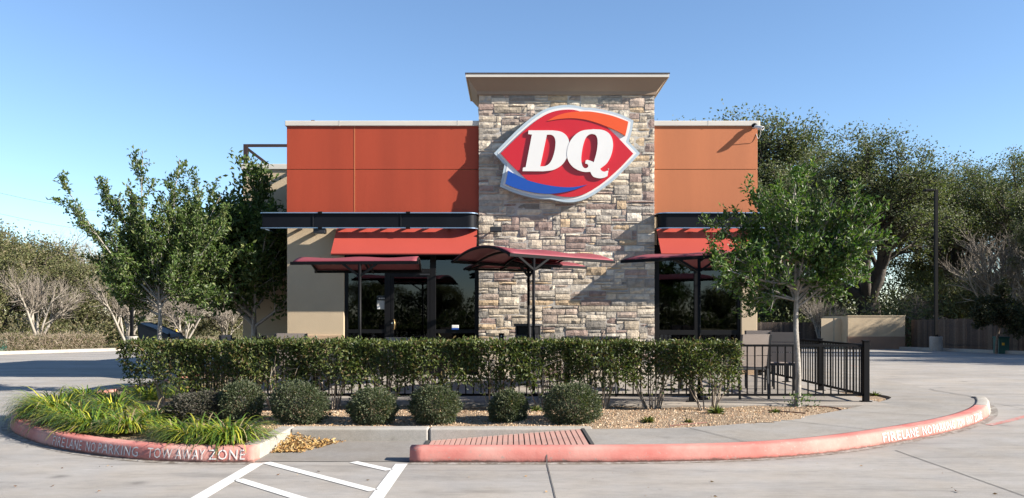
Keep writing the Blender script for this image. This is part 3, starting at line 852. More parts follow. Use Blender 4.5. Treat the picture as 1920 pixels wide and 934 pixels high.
o = rest.build('stone_infill', M['stone'], tower, tint=np.concatenate(rest_t)); o['kind'] = 'stuff'
# flared cornice
def rect_ring(off, z, back=.3): return [(TX0 - off, TY - off, z), (TX1 + off, TY - off, z), (TX1 + off, TY + 1.5 + off, z), (TX0 - off, TY + 1.5 + off, z)]
LIP = .265; CT = Z(137, TY - LIP)
MB().rings([rect_ring(-.01, TZ1 - .01), rect_ring(.030, TZ1), rect_ring(.034, TZ1 + .07), rect_ring(.225, TZ1 + .31), rect_ring(.245, TZ1 + .31), rect_ring(.245, CT - .02)]).build('cornice', M['cornice'], bld)
MB().rings([rect_ring(.25, CT - .085), rect_ring(LIP, CT - .085), rect_ring(LIP, CT - .012), rect_ring(.1, CT - .012)]).build('cornice_flashing', M['coping'], bld)
MB().rings([rect_ring(.1, CT - .013), rect_ring(LIP + .012, CT - .014), rect_ring(LIP + .012, CT + .006), rect_ring(.1, CT + .02)]).build('cornice_cap', M['steel_brown'], bld)

# ---- black canopy bands
BY = 17.6; BZ0, BZ1 = Z(428, BY), Z(398, BY)
def canopy(path, brackets, gaps):
    P = spline(path, 1) if False else np.array(path, float)
    c_ = None
    def strip(off0, off1, z0, z1, nm, mt, par, pp=P):
        rings = []
        for i in range(len(pp)):
            d = pp[min(i + 1, len(pp) - 1)] - pp[max(i - 1, 0)]; d = d / np.linalg.norm(d); n = np.array([d[1], -d[0]])
            a = pp[i] + n * off0; b = pp[i] + n * off1
            rings.append([(a[0], a[1], z0), (b[0], b[1], z0), (b[0], b[1], z1), (a[0], a[1], z1)])
        return MB().rings(rings).build(nm, mt, par)
    c_ = strip(-.05, -.035, BZ0 + .01, BZ1 - .01, 'canopy_band', M['band'], bld)
    strip(-.05, .0, BZ1 - .020, BZ1, 'flange', M['edge'], c_); strip(-.05, .0, BZ0, BZ0 + .020, 'flange', M['edge'], c_)
    strip(-.045, .004, BZ1 - .030, BZ1 - .0205, 'flange_lip', M['band'], c_); strip(-.045, .004, BZ0 + .0205, BZ0 + .030, 'flange_lip', M['band'], c_)
    for x in gaps:
        for z in (BZ0, BZ1): MB().box(x - .045, x + .045, BY - .012, BY + .06, z - .03 if z == BZ1 else z - .012, z + .014 if z == BZ1 else z + .03).build('clip', M['black'], c_)
        MB().box(x - .16, x - .153, BY + .02, BY + .036, BZ0 + .04, BZ1 - .04).build('seam', M['charcoal'], c_)
    for x in brackets:
        MB().box(x - .03, x + .03, BY + .052, WY - .015, BZ0 + .035, BZ0 + .085).build('bracket', M['black'], c_)
    # plate on top near the wall side
    return c_
def arc(cx, cy, r, a0, a1, n=10): return [(cx + r * math.cos(R(a0 + (a1 - a0) * i / n)), cy + r * math.sin(R(a0 + (a1 - a0) * i / n))) for i in range(n + 1)]
lx = X(487, BY); rr = .22
pathL = [(lx, 20.9), (lx, 19)] + arc(lx + .06, BY + .06, .06, 180, 270, 5) + arc(TX0 - .005 - rr, BY + rr, rr, 270, 360) + [(TX0 - .005, WY - .02)]
canopy(pathL, list(np.arange(-4.6, TX0 - .1, .46)), (X(600, BY), X(765, BY)))
rx = BX1 + .27
pathR = [(TX1 + .005, WY - .02)] + arc(TX1 + .005 + rr, BY + rr, rr, 180, 270) + arc(rx - .06, BY + .06, .06, 270, 360, 5) + [(rx, 19), (rx, 31)]
canopy(pathR, list(np.arange(TX1 + .3, 5.3, .46)), (X(1365, BY),))

# ---- awnings
AY = 17.35; AZ = Z(475, AY)
def awning(x0, x1):
    top = 3.40; t = .022
    a = MB().add([(x0, WY - .02, top), (x1, WY - .02, top), (x1, AY, AZ), (x0, AY, AZ), (x0, WY - .02, top - t), (x1, WY - .02, top - t), (x1, AY + .004, AZ - t), (x0, AY + .004, AZ - t)],
                 [(3, 2, 1, 0), (4, 5, 6, 7), (0, 4, 7, 3), (1, 2, 6, 5), (2, 3, 7, 6), (0, 1, 5, 4)]).build('awning', M['awning'], bld)
    for x in (x0 + .03, (x0 + x1) / 2, x1 - .03):
        MB().bar((x, WY - .03, AZ + .02), (x, AY + .04, AZ + .01), .025, .025).build('awning_arm', M['black'], a)
        MB().bar((x, WY - .04, AZ), (x, WY - .04, top - .05), .025, .025).build('awning_arm', M['black'], a)
    MB().bar((x0 + .01, AY + .03, AZ - .03), (x1 - .01, AY + .03, AZ - .03), .03, .03).build('awning_arm', M['black'], a)
    return a
awning(X(620, AY), TX0 - .03)
awning(X(1240, AY), BX1 - .02)

# ---- storefronts
FY = WY + .06
def fbar(par, x0, x1, z0, z1, y0=FY, y1=FY + .1, nm='mullion'): return MB().box(x0, x1, y0, y1, z0, z1).build(nm, M['bronze'], par, bevel=.004)
def pane(par, x0, x1, z0, z1): return MB().box(x0, x1, FY + .045, FY + .053, z0, z1).build('pane', M['glass'], par)
xj = [SX1, X(652, FY), X(721, FY), X(733, FY), X(806, FY), X(817, FY), X(890, FY), TX0 + .02]
zh0, zh1 = Z(512, FY), Z(504, FY); zs0, zs1 = Z(625, FY), Z(618, FY)
w1 = fbar(bld, xj[0] - .001, xj[1], P0, HEAD - .002, nm='storefront_window'); w1['label'] = 'dark glazed storefront left of the stone tower'
fbar(w1, xj[2], xj[3] - .002, P0, zh0); fbar(w1, xj[4] + .002, xj[5], P0, HEAD - .004); fbar(w1, xj[6], xj[7], P0, HEAD - .002)
fbar(w1, xj[1], xj[4], zh0, zh1); fbar(w1, xj[1], xj[2], zs0, zs1); fbar(w1, xj[5], xj[6], zs0, zs1)
fbar(w1, xj[1], xj[2], P0, P0 + .1); fbar(w1, xj[5], xj[6], P0, P0 + .1); fbar(w1, xj[1], xj[6], HEAD - .1, HEAD - .006, FY + .003, FY + .097)
pane(w1, xj[1], xj[2], P0 + .1, zs0); pane(w1, xj[1], xj[2], zs1, zh0); pane(w1, xj[1], xj[4], zh1, HEAD - .1)
pane(w1, xj[5], xj[6], P0 + .1, zs0); pane(w1, xj[5], xj[6], zs1, HEAD - .1)
# door
dx0, dx1 = xj[3], xj[4]; dz0, dz1 = P0 + .012, zh0 - .006
dr = MB().box(dx0 + .004, dx0 + .06, FY - .004, FY + .05, dz0, dz1).box(dx1 - .06, dx1 - .004, FY - .004, FY + .05, dz0, dz1).box(dx0 + .06, dx1 - .06, FY - .004, FY + .05, dz0, dz0 + .2).box(dx0 + .06, dx1 - .06, FY - .004, FY + .05, dz1 - .08, dz1).build('door', M['bronze'], bld)
pane(dr, dx0 + .06, dx1 - .06, dz0 + .2, dz1 - .08)
hx = X(739, FY - .06); hz0, hz1 = Z(618, FY), Z(599, FY)
MB().tube([(hx - .03, FY - .005, hz1)] + [(hx, FY - .06, hz1 - .01), (hx + .015, FY - .07, (hz0 + hz1) / 2), (hx, FY - .06, hz0 + .01), (hx - .03, FY - .005, hz0)], .012, 8).build('handle', M['brass'], dr, smooth=True)
MB().tube([(dx0 + .03, FY - .03, Z(606, FY)), (dx0 + .03, FY, Z(606, FY))], .02, 12).build('lock', M['chrome'], dr)
MB().box(X(804, FY) - .2, X(804, FY) + .02, FY - .03, FY - .005, zh0 - .05, zh0 - .015).build('door_closer', M['charcoal'], dr)
# right storefront
xr_ = [TX1 - .02, X(1236, FY), X(1302, FY), X(1310, FY), X(1383, FY), SX2]
w2 = fbar(bld, xr_[0], xr_[1], P0, HEAD - .002, nm='storefront_window'); w2['label'] = 'dark glazed storefront right of the stone tower'
zb0, zb1 = Z(628, FY), Z(619, FY)
fbar(w2, xr_[2], xr_[3], P0, HEAD - .004); fbar(w2, xr_[4], xr_[5], P0, HEAD - .002)
for a, b in ((1, 2), (3, 4)):
    fbar(w2, xr_[a], xr_[b], zb0, zb1); fbar(w2, xr_[a], xr_[b], P0, P0 + .1); fbar(w2, xr_[a], xr_[b], HEAD - .1, HEAD - .006)
    pane(w2, xr_[a], xr_[b], P0 + .1, zb0); pane(w2, xr_[a], xr_[b], zb1, HEAD - .1)
# room behind the glass
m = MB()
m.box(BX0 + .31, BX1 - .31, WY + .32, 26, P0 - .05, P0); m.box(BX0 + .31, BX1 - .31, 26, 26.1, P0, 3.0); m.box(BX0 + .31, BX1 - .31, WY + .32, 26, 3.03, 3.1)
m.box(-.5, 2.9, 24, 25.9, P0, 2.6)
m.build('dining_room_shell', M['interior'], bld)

# ---- things fixed to or standing by the facade
def floodlight(px, py, Y, label, rzv):
    x, z = X(px, Y), Z(py, Y)
    t = empty('floodlight', (x, Y, z), label, 'floodlight', 'wall floodlights')
    MB().box(x - .13, x + .13, Y - .08, Y + .06, z - .05, z + .06).build('housing', M['charcoal'], t, bevel=.012)
    MB().box(x - .11, x + .11, Y - .05, Y + .05, z - .056, z - .0495).build('lens', M['glass'], t)
    MB().tube([(x, Y + .06, z), (x, Y + .16, z + .05), (x, WY - .02 if Y > 17.7 else Y + .3, z + .05)], .02, 8).build('arm', M['charcoal'], t)
floodlight(600, 434, 17.70, 'small black floodlight under the canopy above the beige wall', 0)
floodlight(930, 431, 17.73, 'small black floodlight on the stone tower beside the left awning', 0)
cx, cy, cz = X(1424, 17.85), 17.85, Z(238, 17.85)
t = empty('security_camera', (cx, cy, cz), 'white security camera at the right end of the orange parapet', 'camera')
MB().tube([(cx + .05, cy - .09, cz - .05), (cx - .08, cy + .05, cz + .02)], [.045, .04], 12).build('camera_body', M['white'], t)
MB().tube([(cx + .052, cy - .092, cz - .051), (cx + .045, cy - .086, cz - .047)], .034, 12).build('lens', M['black'], t)
MB().tube([(cx - .05, cy + .03, cz), (cx - .11, cy + .10, cz + .01)], .018, 8).build('bracket', M['white'], t)
MB().tube(spline([(cx + .02, cy - .03, cz - .05), (cx + .03, cy + .04, cz - .16), (cx + .005, cy + .10, cz - .24), (cx - .03, cy + .14, cz - .12)], 6), .006, 6).build('cable', M['white'], t)
dx_ = X(1416, 17.9); dz_ = Z(235, 17.9)
t = empty('dome_camera', (dx_, 17.9, dz_), 'tiny black dome camera on the white coping', 'camera')
MB().tube([(dx_, 17.95, dz_), (dx_, 17.90, dz_ - .005), (dx_, 17.87, dz_ - .012)], [.05, .05, .025], 12).build('dome', M['black'], t, smooth=True)
MB().tube([(dx_, 17.96, dz_), (dx_, 17.945, dz_)], .06, 12).build('mount', M['charcoal'], t)

# ---- DQ sign
ZX, ZY, ZS = 910.0, 180.0, 4.4467
SY = 17.70
def sp(pts, Y=SY): return [(X(ZX + a / ZS, Y), Z(ZY + b / ZS, Y)) for a, b in pts]
def smooth_poly(pts, corners, n=5):
    """closed outline: splines between the indices listed as corners"""
    out = []; k = len(pts); cs_ = sorted(corners)
    for a, b in zip(cs_, cs_[1:] + [cs_[0] + k]):
        seg = [pts[i % k] for i in range(a, b + 1)]
        s_ = spline(seg, n) if len(seg) > 2 else np.array(seg, float)
        out += [tuple(p) for p in s_[:-1]]
    return out
OUT = [(72, 478), (160, 388), (250, 298), (350, 208), (450, 136), (520, 102), (600, 82), (690, 75), (770, 83), (830, 98), (880, 98), (960, 110), (1050, 130), (1140, 159), (1235, 205), (1222, 290), (1195, 380), (1290, 478), (1190, 582), (1080, 692), (1000, 755), (920, 812), (840, 856), (760, 880), (690, 886), (620, 878), (540, 860), (450, 857), (350, 838), (240, 805), (122, 755), (140, 670), (160, 572)]
OUTL = smooth_poly(OUT, [0, 9, 14, 16, 17, 26, 30, 32])
cxs, cys = 680, 480
def inset(poly, d):
    P = np.array(poly); n = len(P); out = []
    area = sum(P[i][0] * P[(i + 1) % n][1] - P[(i + 1) % n][0] * P[i][1] for i in range(n)); sg = 1 if area > 0 else -1
    for i in range(n):
        a = P[i] - P[i - 1]; b = P[(i + 1) % n] - P[i]; a = a / (np.linalg.norm(a) + 1e-9); b = b / (np.linalg.norm(b) + 1e-9)
        t_ = a + b; t_ = t_ / (np.linalg.norm(t_) + 1e-9); nrm = np.array([-t_[1], t_[0]]) * sg
        c_ = max(.45, abs(np.dot(nrm, np.array([-a[1], a[0]]))))
        out.append(tuple(P[i] + nrm * d / c_))
    return out
RED = smooth_poly([(128, 480), (250, 360), (350, 268), (440, 197), (520, 150), (600, 125), (690, 116), (760, 123), (830, 150), (920, 200), (1010, 258), (1100, 345), (1232, 483), (1130, 592), (1020, 692), (930, 760), (840, 812), (760, 838), (690, 843), (620, 836), (545, 818), (430, 760), (350, 703), (290, 648), (200, 560)], [0, 10, 12, 22])
ORA = smooth_poly([(515, 212), (600, 166), (700, 140), (800, 132), (900, 137), (1050, 167), (1190, 218), (1178, 280), (1165, 335), (1090, 292), (1010, 258), (930, 228), (850, 205), (760, 191), (680, 190), (600, 198)], [0, 6, 8])
BLU = smooth_poly([(190, 625), (180, 680), (168, 735), (250, 770), (350, 797), (450, 814), (545, 818), (640, 808), (740, 785), (847, 743), (740, 762), (640, 762), (540, 750), (440, 730), (350, 704), (270, 668)], [0, 2, 9])
D_O = smooth_poly([(360, 292), (450, 292), (560, 292), (625, 302), (670, 330), (694, 372), (700, 425), (690, 485), (664, 545), (620, 592), (560, 622), (480, 632), (310, 631), (314, 602), (336, 598), (388, 327), (356, 323)], [0, 2, 11, 12, 13, 14, 15, 16])
D_I = smooth_poly([(513, 328), (548, 329), (574, 348), (584, 390), (578, 455), (560, 520), (535, 565), (500, 588), (457, 592)], [0, 8])
Q_O = smooth_poly([(900, 283), (965, 287), (1015, 306), (1048, 345), (1062, 400), (1057, 460), (1038, 520), (1008, 568), (955, 610), (968, 628), (990, 636), (1006, 630), (1023, 627), (1016, 672), (985, 686), (945, 690), (905, 680), (886, 662), (874, 637), (820, 637), (760, 617), (712, 578), (685, 530), (679, 480), (690, 420), (715, 368), (757, 322), (812, 293)], [0, 8, 12, 13, 18])
Q_I = smooth_poly([(885, 321), (915, 330), (931, 358), (934, 410), (924, 480), (902, 558), (884, 548), (850, 538), (834, 543), (832, 568), (852, 574), (856, 592), (842, 606), (822, 604), (808, 588), (799, 550), (800, 500), (812, 425), (832, 362), (855, 333)], [0, 5, 8, 9, 14])
sgn = empty('restaurant_sign', (X(1062, SY), TY, Z(288, SY)), 'large red lens-shaped DQ sign with orange and blue swooshes on the stone tower', 'sign')
MB().slab(sp(OUTL), SY, TY + .02).build('sign_rim', M['sign_grey'], sgn, bevel=.008)
MB().slab(sp(inset(OUTL, 22)), SY - .004, SY + .02).build('white_backing', M['sign_white'], sgn)
MB().slab(sp(RED), SY - .026, SY + .01).build('red_lens', M['sign_red'], sgn, bevel=.004)
MB().slab(sp(ORA), SY - .040, SY + .01).build('orange_swoosh', M['sign_orange'], sgn, bevel=.004)
MB().slab(sp(BLU), SY - .052, SY + .01).build('blue_swoosh', M['sign_blue'], sgn, bevel=.004)
MB().slab(sp(D_O), SY - .062, SY - .02, [sp(D_I)]).build('letter', M['sign_white'], sgn, bevel=.004)
MB().slab(sp(Q_O), SY - .066, SY - .02, [sp(Q_I)]).build('letter', M['sign_white'], sgn, bevel=.004)
rm = sp([(1025, 612)])[0]; MB().tube([(rm[0], SY - .031, rm[1]), (rm[0], SY - .02, rm[1])], .014, 12).build('registered_mark', M['paper'], sgn)
for dx in (-.8, 0, .8): MB().box(rm[0] - .9 + dx - .03, rm[0] - .9 + dx + .03, TY - .03, TY + .02, rm[1] - .1, rm[1] + .3).build('mounting', M['charcoal'], sgn)

# ================================================================== PATIO
PZ0 = .150
fence = empty('patio_fence', (.25, 12.5, PZ0), 'low black metal picket fence around the restaurant patio', 'fence')
FX0, FX1, FYN, FYF = -4.9, 5.42, 12.5, 17.85
RT, RB = PZ0 + .86, PZ0 + .105
def rail(p, q): MB().bar(p, q, .036, .034).build('rail', M['black'], fence)
for z in (RT, RB):
    rail((FX0, FYN, z), (FX1, FYN, z)); rail((FX0, FYN, z), (FX0, FYF, z)); rail((FX1, FYN, z), (FX1, FYF, z))
pk = None
def picket(x, y):
    global pk
    if pk is None:
        pk = MB().box(-.009, .009, -.009, .009, RB - PZ0, RT - PZ0).build('picket', M['black']); o = pk
    else: o = pk.copy(); COL.objects.link(o)
    o.parent = fence; o.location = Vector((x, y, PZ0)) - ORG[fence.name]
for x in np.arange(FX0 + .115, FX1 - .05, .1165): picket(x, FYN)
for xx in (FX0, FX1):
    for y in np.arange(FYN + .115, FYF - .05, .1165): picket(xx, y)
def post(x, y, w=.062, h=.9):
    MB().box(x - w / 2, x + w / 2, y - w / 2, y + w / 2, PZ0, PZ0 + h).box(x - w / 2 - .008, x + w / 2 + .008, y - w / 2 - .008, y + w / 2 + .008, PZ0 + h, PZ0 + h + .014).box(x - .075, x + .075, y - .06, y + .06, PZ0 + .001, PZ0 + .012).build('post', M['black'], fence)
post(FX1, FYN, .082, .925); post(FX0, FYN, .082, .925)
for x in (-3.0, -1.1, .85, 2.75, ): post(x, FYN)
for xx in (FX0, FX1):
    for y in (14.35, 16.1, 17.85): post(xx, y)

# shade umbrellas: vaulted mesh panels on a side post
def umbrella(label, NL, NR, FR, FL, H, u_pole=.5):
    NL, NR, FR, FL = map(Vector, (NL, NR, FR, FL))
    base = NL.lerp(NR, u_pole); base.z = PZ0
    t = empty('shade_umbrella', base, label, 'umbrella', 'shade umbrellas on the patio')
    def S(u, v_, up=0.0):
        p = NL.lerp(NR, u).lerp(FL.lerp(FR, u), v_)
        sag = 1 - .16 * math.sin(2 * math.pi * u) ** 2
        return p + Vector((0, 0, H * (1 - (2 * v_ - 1) ** 2) * sag + up))
    nu, nv = 24, 14; vs = [S(i / nu, j / nv) for j in range(nv + 1) for i in range(nu + 1)]
    fs = [(j * (nu + 1) + i, j * (nu + 1) + i + 1, (j + 1) * (nu + 1) + i + 1, (j + 1) * (nu + 1) + i) for j in range(nv) for i in range(nu)]
    meshobj('canopy', vs, fs, M['fabric'], t, smooth=True, solid=.008)
    for u in (0, .5, 1): MB().tube([S(u, j / 16, -.03) for j in range(17)], .021, 8).build('rib', M['black'], t, smooth=True)
    for v_ in (0, 1): MB().bar(S(0, v_, -.03) - (NR - NL).normalized() * .04, S(1, v_, -.03) + (NR - NL).normalized() * .04, .04, .048).build('beam', M['black'], t)
    top = NL.lerp(NR, u_pole); top.z -= .05
    MB().tube([base, top], .026, 12).build('pole', M['black'], t, smooth=True)
    MB().tube([base + Vector((0, 0, .0)), base + Vector((0, 0, .02))], .16, 16).build('base_plate', M['black'], t)
    for du in (-.14, .14):
        e = NL.lerp(NR, u_pole + du); e.z -= .04
        MB().bar((top.x, top.y, top.z - .2), e, .035, .035).build('strut', M['black'], t)
    far = FL.lerp(FR, u_pole); far.z -= .05
    MB().tube([Vector((top.x, top.y, top.z - .04))] + [S(u_pole, j / 8, -.055) for j in range(1, 9)], .022, 8).build('arm', M['black'], t)
    return t
def C3(px, py, z): Y = (z - EYE) * F / (HY - py); return (X(px, Y), Y, z)
umbrella('red shade umbrella in front of the glass door, leftmost on the patio', C3(549, 490.5, 2.36), C3(781, 489, 2.36), C3(789, 506, 2.36), C3(594, 507, 2.36), .15, .545)
umbrella('large red shade umbrella in front of the stone tower', C3(958, 474.5, 2.47), C3(1150, 488.5, 2.47), C3(1030, 500, 2.47), C3(850, 488, 2.47), .19, .20)
umbrella('smaller-looking red umbrella behind the large one, against the stone tower', C3(985, 493.5, 2.45), C3(1097, 499.5, 2.45), C3(1000, 505, 2.45), C3(872, 502, 2.45), .12, .05)
umbrella('red shade umbrella in front of the right-hand window, partly behind the small tree', (X(1168, 13.0), 13.0, Z(487, 13.0)), (X(1440, 12.75), 12.75, Z(473, 12.75)), (X(1500, 15.2), 15.2, Z(497, 15.2)), (X(1298, 15.3), 15.3, Z(503, 15.3)), .16, .53)

# patio chairs (local: faces +y, origin on the floor)
def make_chair(label):
    t = empty('patio_chair', (0, 0, 0), label, 'chair', 'patio chairs')
    for sx in (-1, 1):
        MB().bar((sx * .23, -.24, 0), (sx * .23, -.19, .46), .03, .03).build('leg', M['charcoal'], t)
        MB().bar((sx * .23, .22, 0), (sx * .23, .18, .46), .03, .03).build('leg', M['charcoal'], t)
        MB().bar((sx * .23, -.19, .46), (sx * .23, -.30, .98), .03, .03).build('back_post', M['charcoal'], t)
        MB().bar((sx * .25, -.235, .66), (sx * .25, .18, .66), .045, .025).build('armrest', M['charcoal'], t)
        MB().bar((sx * .25, .18, .455), (sx * .25, .18, .65), .03, .03).build('arm_post', M['charcoal'], t)
    MB().box(-.245, .245, -.20, .21, .44, .475).build('seat_frame', M['charcoal'], t, bevel=.006)
    MB().box(-.215, .215, -.18, .195, .476, .486).build('seat', M['sling'], t)
    for k, (a, b) in enumerate(((.50, .655), (.665, .82), (.83, .985))):
        ya, yb = -.19 - (a - .46) * .21, -.19 - (b - .46) * .21
        MB().add([(-.215, ya - .012, a), (.215, ya - .012, a), (.215, yb - .012, b), (-.215, yb - .012, b), (-.215, ya + .006, a), (.215, ya + .006, a), (.215, yb + .006, b), (-.215, yb + .006, b)],
                 [(0, 1, 2, 3), (7, 6, 5, 4), (0, 4, 5, 1), (1, 5, 6, 2), (2, 6, 7, 3), (3, 7, 4, 0)]).build('back_panel', M['sling'], t)
    return t
ch0 = make_chair('taupe patio chair at the right end of the hedge, its back to the viewer')
place(ch0, (X(1402, 13.1), 13.1, PZ0), R(8), 1.04)
for x, y, a, lb in ((X(1465, 14.1), 14.1, R(-10), 'taupe patio chair directly behind the pale trunk of the small tree'),
                    (X(1424, 14.9), 14.9, R(165), 'dark patio chair between the two taupe chairs, facing the fence'),
                    (X(553, 13.35), 13.35, R(4), 'patio chair showing only its top above the hedge, below the beige wall'),
                    (X(452, 14.6), 14.6, R(-95), 'patio chair behind the hedge near the left side fence'),
                    (X(760, 13.4), 13.4, R(-15), 'patio chair seen through the hedge in front of the glass door'),
                    (X(1120, 13.4), 13.4, R(20), 'patio chair seen through the hedge below the stone tower')):
    c_ = copy_tree(ch0); c_['label'] = lb; place(c_, (x, y, PZ0 if 'hedge' not in lb or 'end' in lb else PZ0), a, 1.05 if 'seen' not in lb and 'behind the hedge' not in lb else .98)
def make_table(label):
    t = empty('patio_table', (0, 0, 0), label, 'table', 'patio tables')
    MB().box(-.4, .4, -.4, .4, .70, .735).build('table_top', M['charcoal'], t, bevel=.008)
    for i in range(5): MB().box(-.39 + i * .157, -.39 + i * .157 + .148, -.39, .39, .7355, .742).build('top_slat', M['sling'], t)
    MB().tube([(0, 0, .01), (0, 0, .70)], .035, 12).build('stem', M['charcoal'], t)
    for a in range(4): MB().bar((0, 0, .03), (.34 * math.cos(a * 1.571 + .78), .34 * math.sin(a * 1.571 + .78), .015), .05, .03).build('foot', M['charcoal'], t)
    return t
tb = make_table('square patio table under the leftmost umbrella'); place(tb, (-2.35, 14.3, PZ0), .1)
for x, y, lb in ((.55, 14.9, 'square patio table under the large central umbrella'), (2.95, 14.2, 'square patio table under the right umbrella')):
    c_ = copy_tree(tb); c_['label'] = lb; place(c_, (x, y, PZ0), .2)

# litter bin, bench, short post
bx_, by_ = X(990, 16.6), 16.6
t = empty('litter_bin', (bx_, by_, PZ0), 'dark grey square litter bin against the stone wall', 'bin')
bt = Z(607, 16.6); t.rotation_euler = (0, 0, R(52))
def bpart(m, nm, mt, par=t, **k):
    o = m.build(nm, mt, None, **k); o.parent = par; o.location = (0, 0, 0); return o
hh = bt - PZ0
bpart(MB().box(-.19, .19, -.19, .19, .03, hh - .22), 'body', M['charcoal'], bevel=.012)
bpart(MB().box(-.165, .165, -.165, .165, hh - .22, hh - .05), 'opening', M['black'])
for sx in (-1, 1):
    for sy in (-1, 1): bpart(MB().box(sx * .17 - .015, sx * .17 + .015, sy * .17 - .015, sy * .17 + .015, hh - .22, hh - .05), 'corner_post', M['charcoal'])
bpart(MB().box(-.165, .165, .165, .185, hh - .22, hh - .05), 'back_panel', M['charcoal']); bpart(MB().box(.165, .185, -.165, .165, hh - .22, hh - .05), 'back_panel', M['charcoal'])
bpart(MB().box(-.21, .21, -.21, .21, hh - .05, hh), 'lid', M['charcoal'], bevel=.012)
for k in range(6):
    bpart(MB().box(-.15 + k * .055, -.13 + k * .055, -.2, -.19, .5, .95), 'slat', M['black']); bpart(MB().box(.19, .2, -.15 + k * .055, -.13 + k * .055, .5, .95), 'slat', M['black'])
q0, q1, qy = X(1056, 16.9), X(1165, 16.9), 16.9
t = empty('bench', ((q0 + q1) / 2, qy, PZ0), 'dark grey slatted bench against the stone tower', 'bench')
for za, zb in ((Z(638, qy), Z(631.5, qy)), (Z(647, qy), Z(640.5, qy)), (Z(656, qy), Z(649.5, qy))): MB().box(q0, q1, qy + .30, qy + .325, za, zb).build('back_slat', M['charcoal'], t, bevel=.004)
for k in range(5): MB().box(q0, q1, qy - .15 + k * .085, qy - .08 + k * .085, .58, .605).build('seat_slat', M['charcoal'], t, bevel=.004)
for x in (q0 + .08, q1 - .12, ):
    MB().box(x, x + .045, qy + .26, qy + .30, PZ0, Z(633, qy)).build('leg', M['black'], t); MB().box(x, x + .045, qy - .14, qy - .10, PZ0, .58).build('leg', M['black'], t); MB().box(x, x + .045, qy - .14, qy + .28, .545, .579).build('seat_support', M['black'], t)
hx_ = X(940, 16.8); ht = Z(625, 16.8)
t = empty('ashtray_post', (hx_, 16.8, PZ0), 'short black post with a pale spot beside the litter bin', 'post')
MB().box(hx_ - .05, hx_ + .05, 16.75, 16.85, PZ0, ht - .03).build('post_body', M['black'], t, bevel=.01); MB().box(hx_ - .055, hx_ + .055, 16.745, 16.855, ht - .03, ht).build('cap', M['black'], t)
MB().tube([(hx_, 16.748, ht - .055), (hx_, 16.742, ht - .055)], .014, 10).build('snuffer_hole', M['white'], t)

# inside and on the glass
t = MB().box(X(707, 18.1), X(725, 18.1), FY + .036, FY + .042, Z(580, 18.1), Z(555, 18.1)).build('notice', M['paper'], None); tag(t, 'small grey notice taped inside the pane left of the door', 'notice')
o = MB().box(X(707.5, 18.1), X(724.5, 18.1), FY + .030, FY + .0355, Z(563.5, 18.1), Z(555.5, 18.1)).build('header', M['black'], None); o.parent = t
for k, (a, b) in enumerate(((710, 713.5), (714.5, 718), (719, 722.5))):
    o = MB().box(X(a, 18.1), X(b, 18.1), FY + .026, FY + .0295, Z(561, 18.1), Z(558, 18.1)).build('print', M['paper'], None); o.parent = t
o = MB().box(X(707.5, 18.1), X(713, 18.1), FY + .030, FY + .0355, Z(579.5, 18.1), Z(573, 18.1)).build('print', M['white'], None); o.parent = t
t = empty('paper_box', (X(854, 18.25), 18.25, zs1), 'small white box with a blue base on the window sill bar', 'box')
MB().box(X(848, 18.2), X(861, 18.2), 18.05 - .03, 18.05 + .0, zs1 + .03, zs1 + .10).build('box_body', M['white'], t, bevel=.01)
MB().box(X(848, 18.2), X(861, 18.2), 18.05 - .032, 18.05 + .0, zs1 + .001, zs1 + .03).build('blue_base', M['sign_blue'], t)
def dining_chair(x, y, a, label):
    t = empty('dining_chair', (0, 0, 0), label, 'chair', 'wooden chairs inside')
    for sx in (-1, 1):
        MB().bar((sx * .18, -.2, 0), (sx * .18, -.24, .98), .035, .035).build('back_post', M['wood'], t); MB().bar((sx * .18, .18, 0), (sx * .18, .18, .45), .035, .035).build('leg', M['wood'], t)
    MB().box(-.21, .21, -.21, .21, .45, .48).build('seat', M['wood'], t)
    for k in range(3): MB().box(-.11 + k * .08, -.06 + k * .08, -.24, -.22, .48, .93).build('back_slat', M['wood'], t)
    MB().box(-.2, .2, -.25, -.22, .9, .98).build('top_rail', M['wood'], t)
    return place(t, (x, y, P0), a, 1.12)
dining_chair(X(1244, 18.75), 18.75, R(80), 'wooden dining chair inside the right window next to the stone tower')
dining_chair(X(1270, 19.1), 19.1, R(10), 'wooden dining chair inside the right window, farther from the tower')

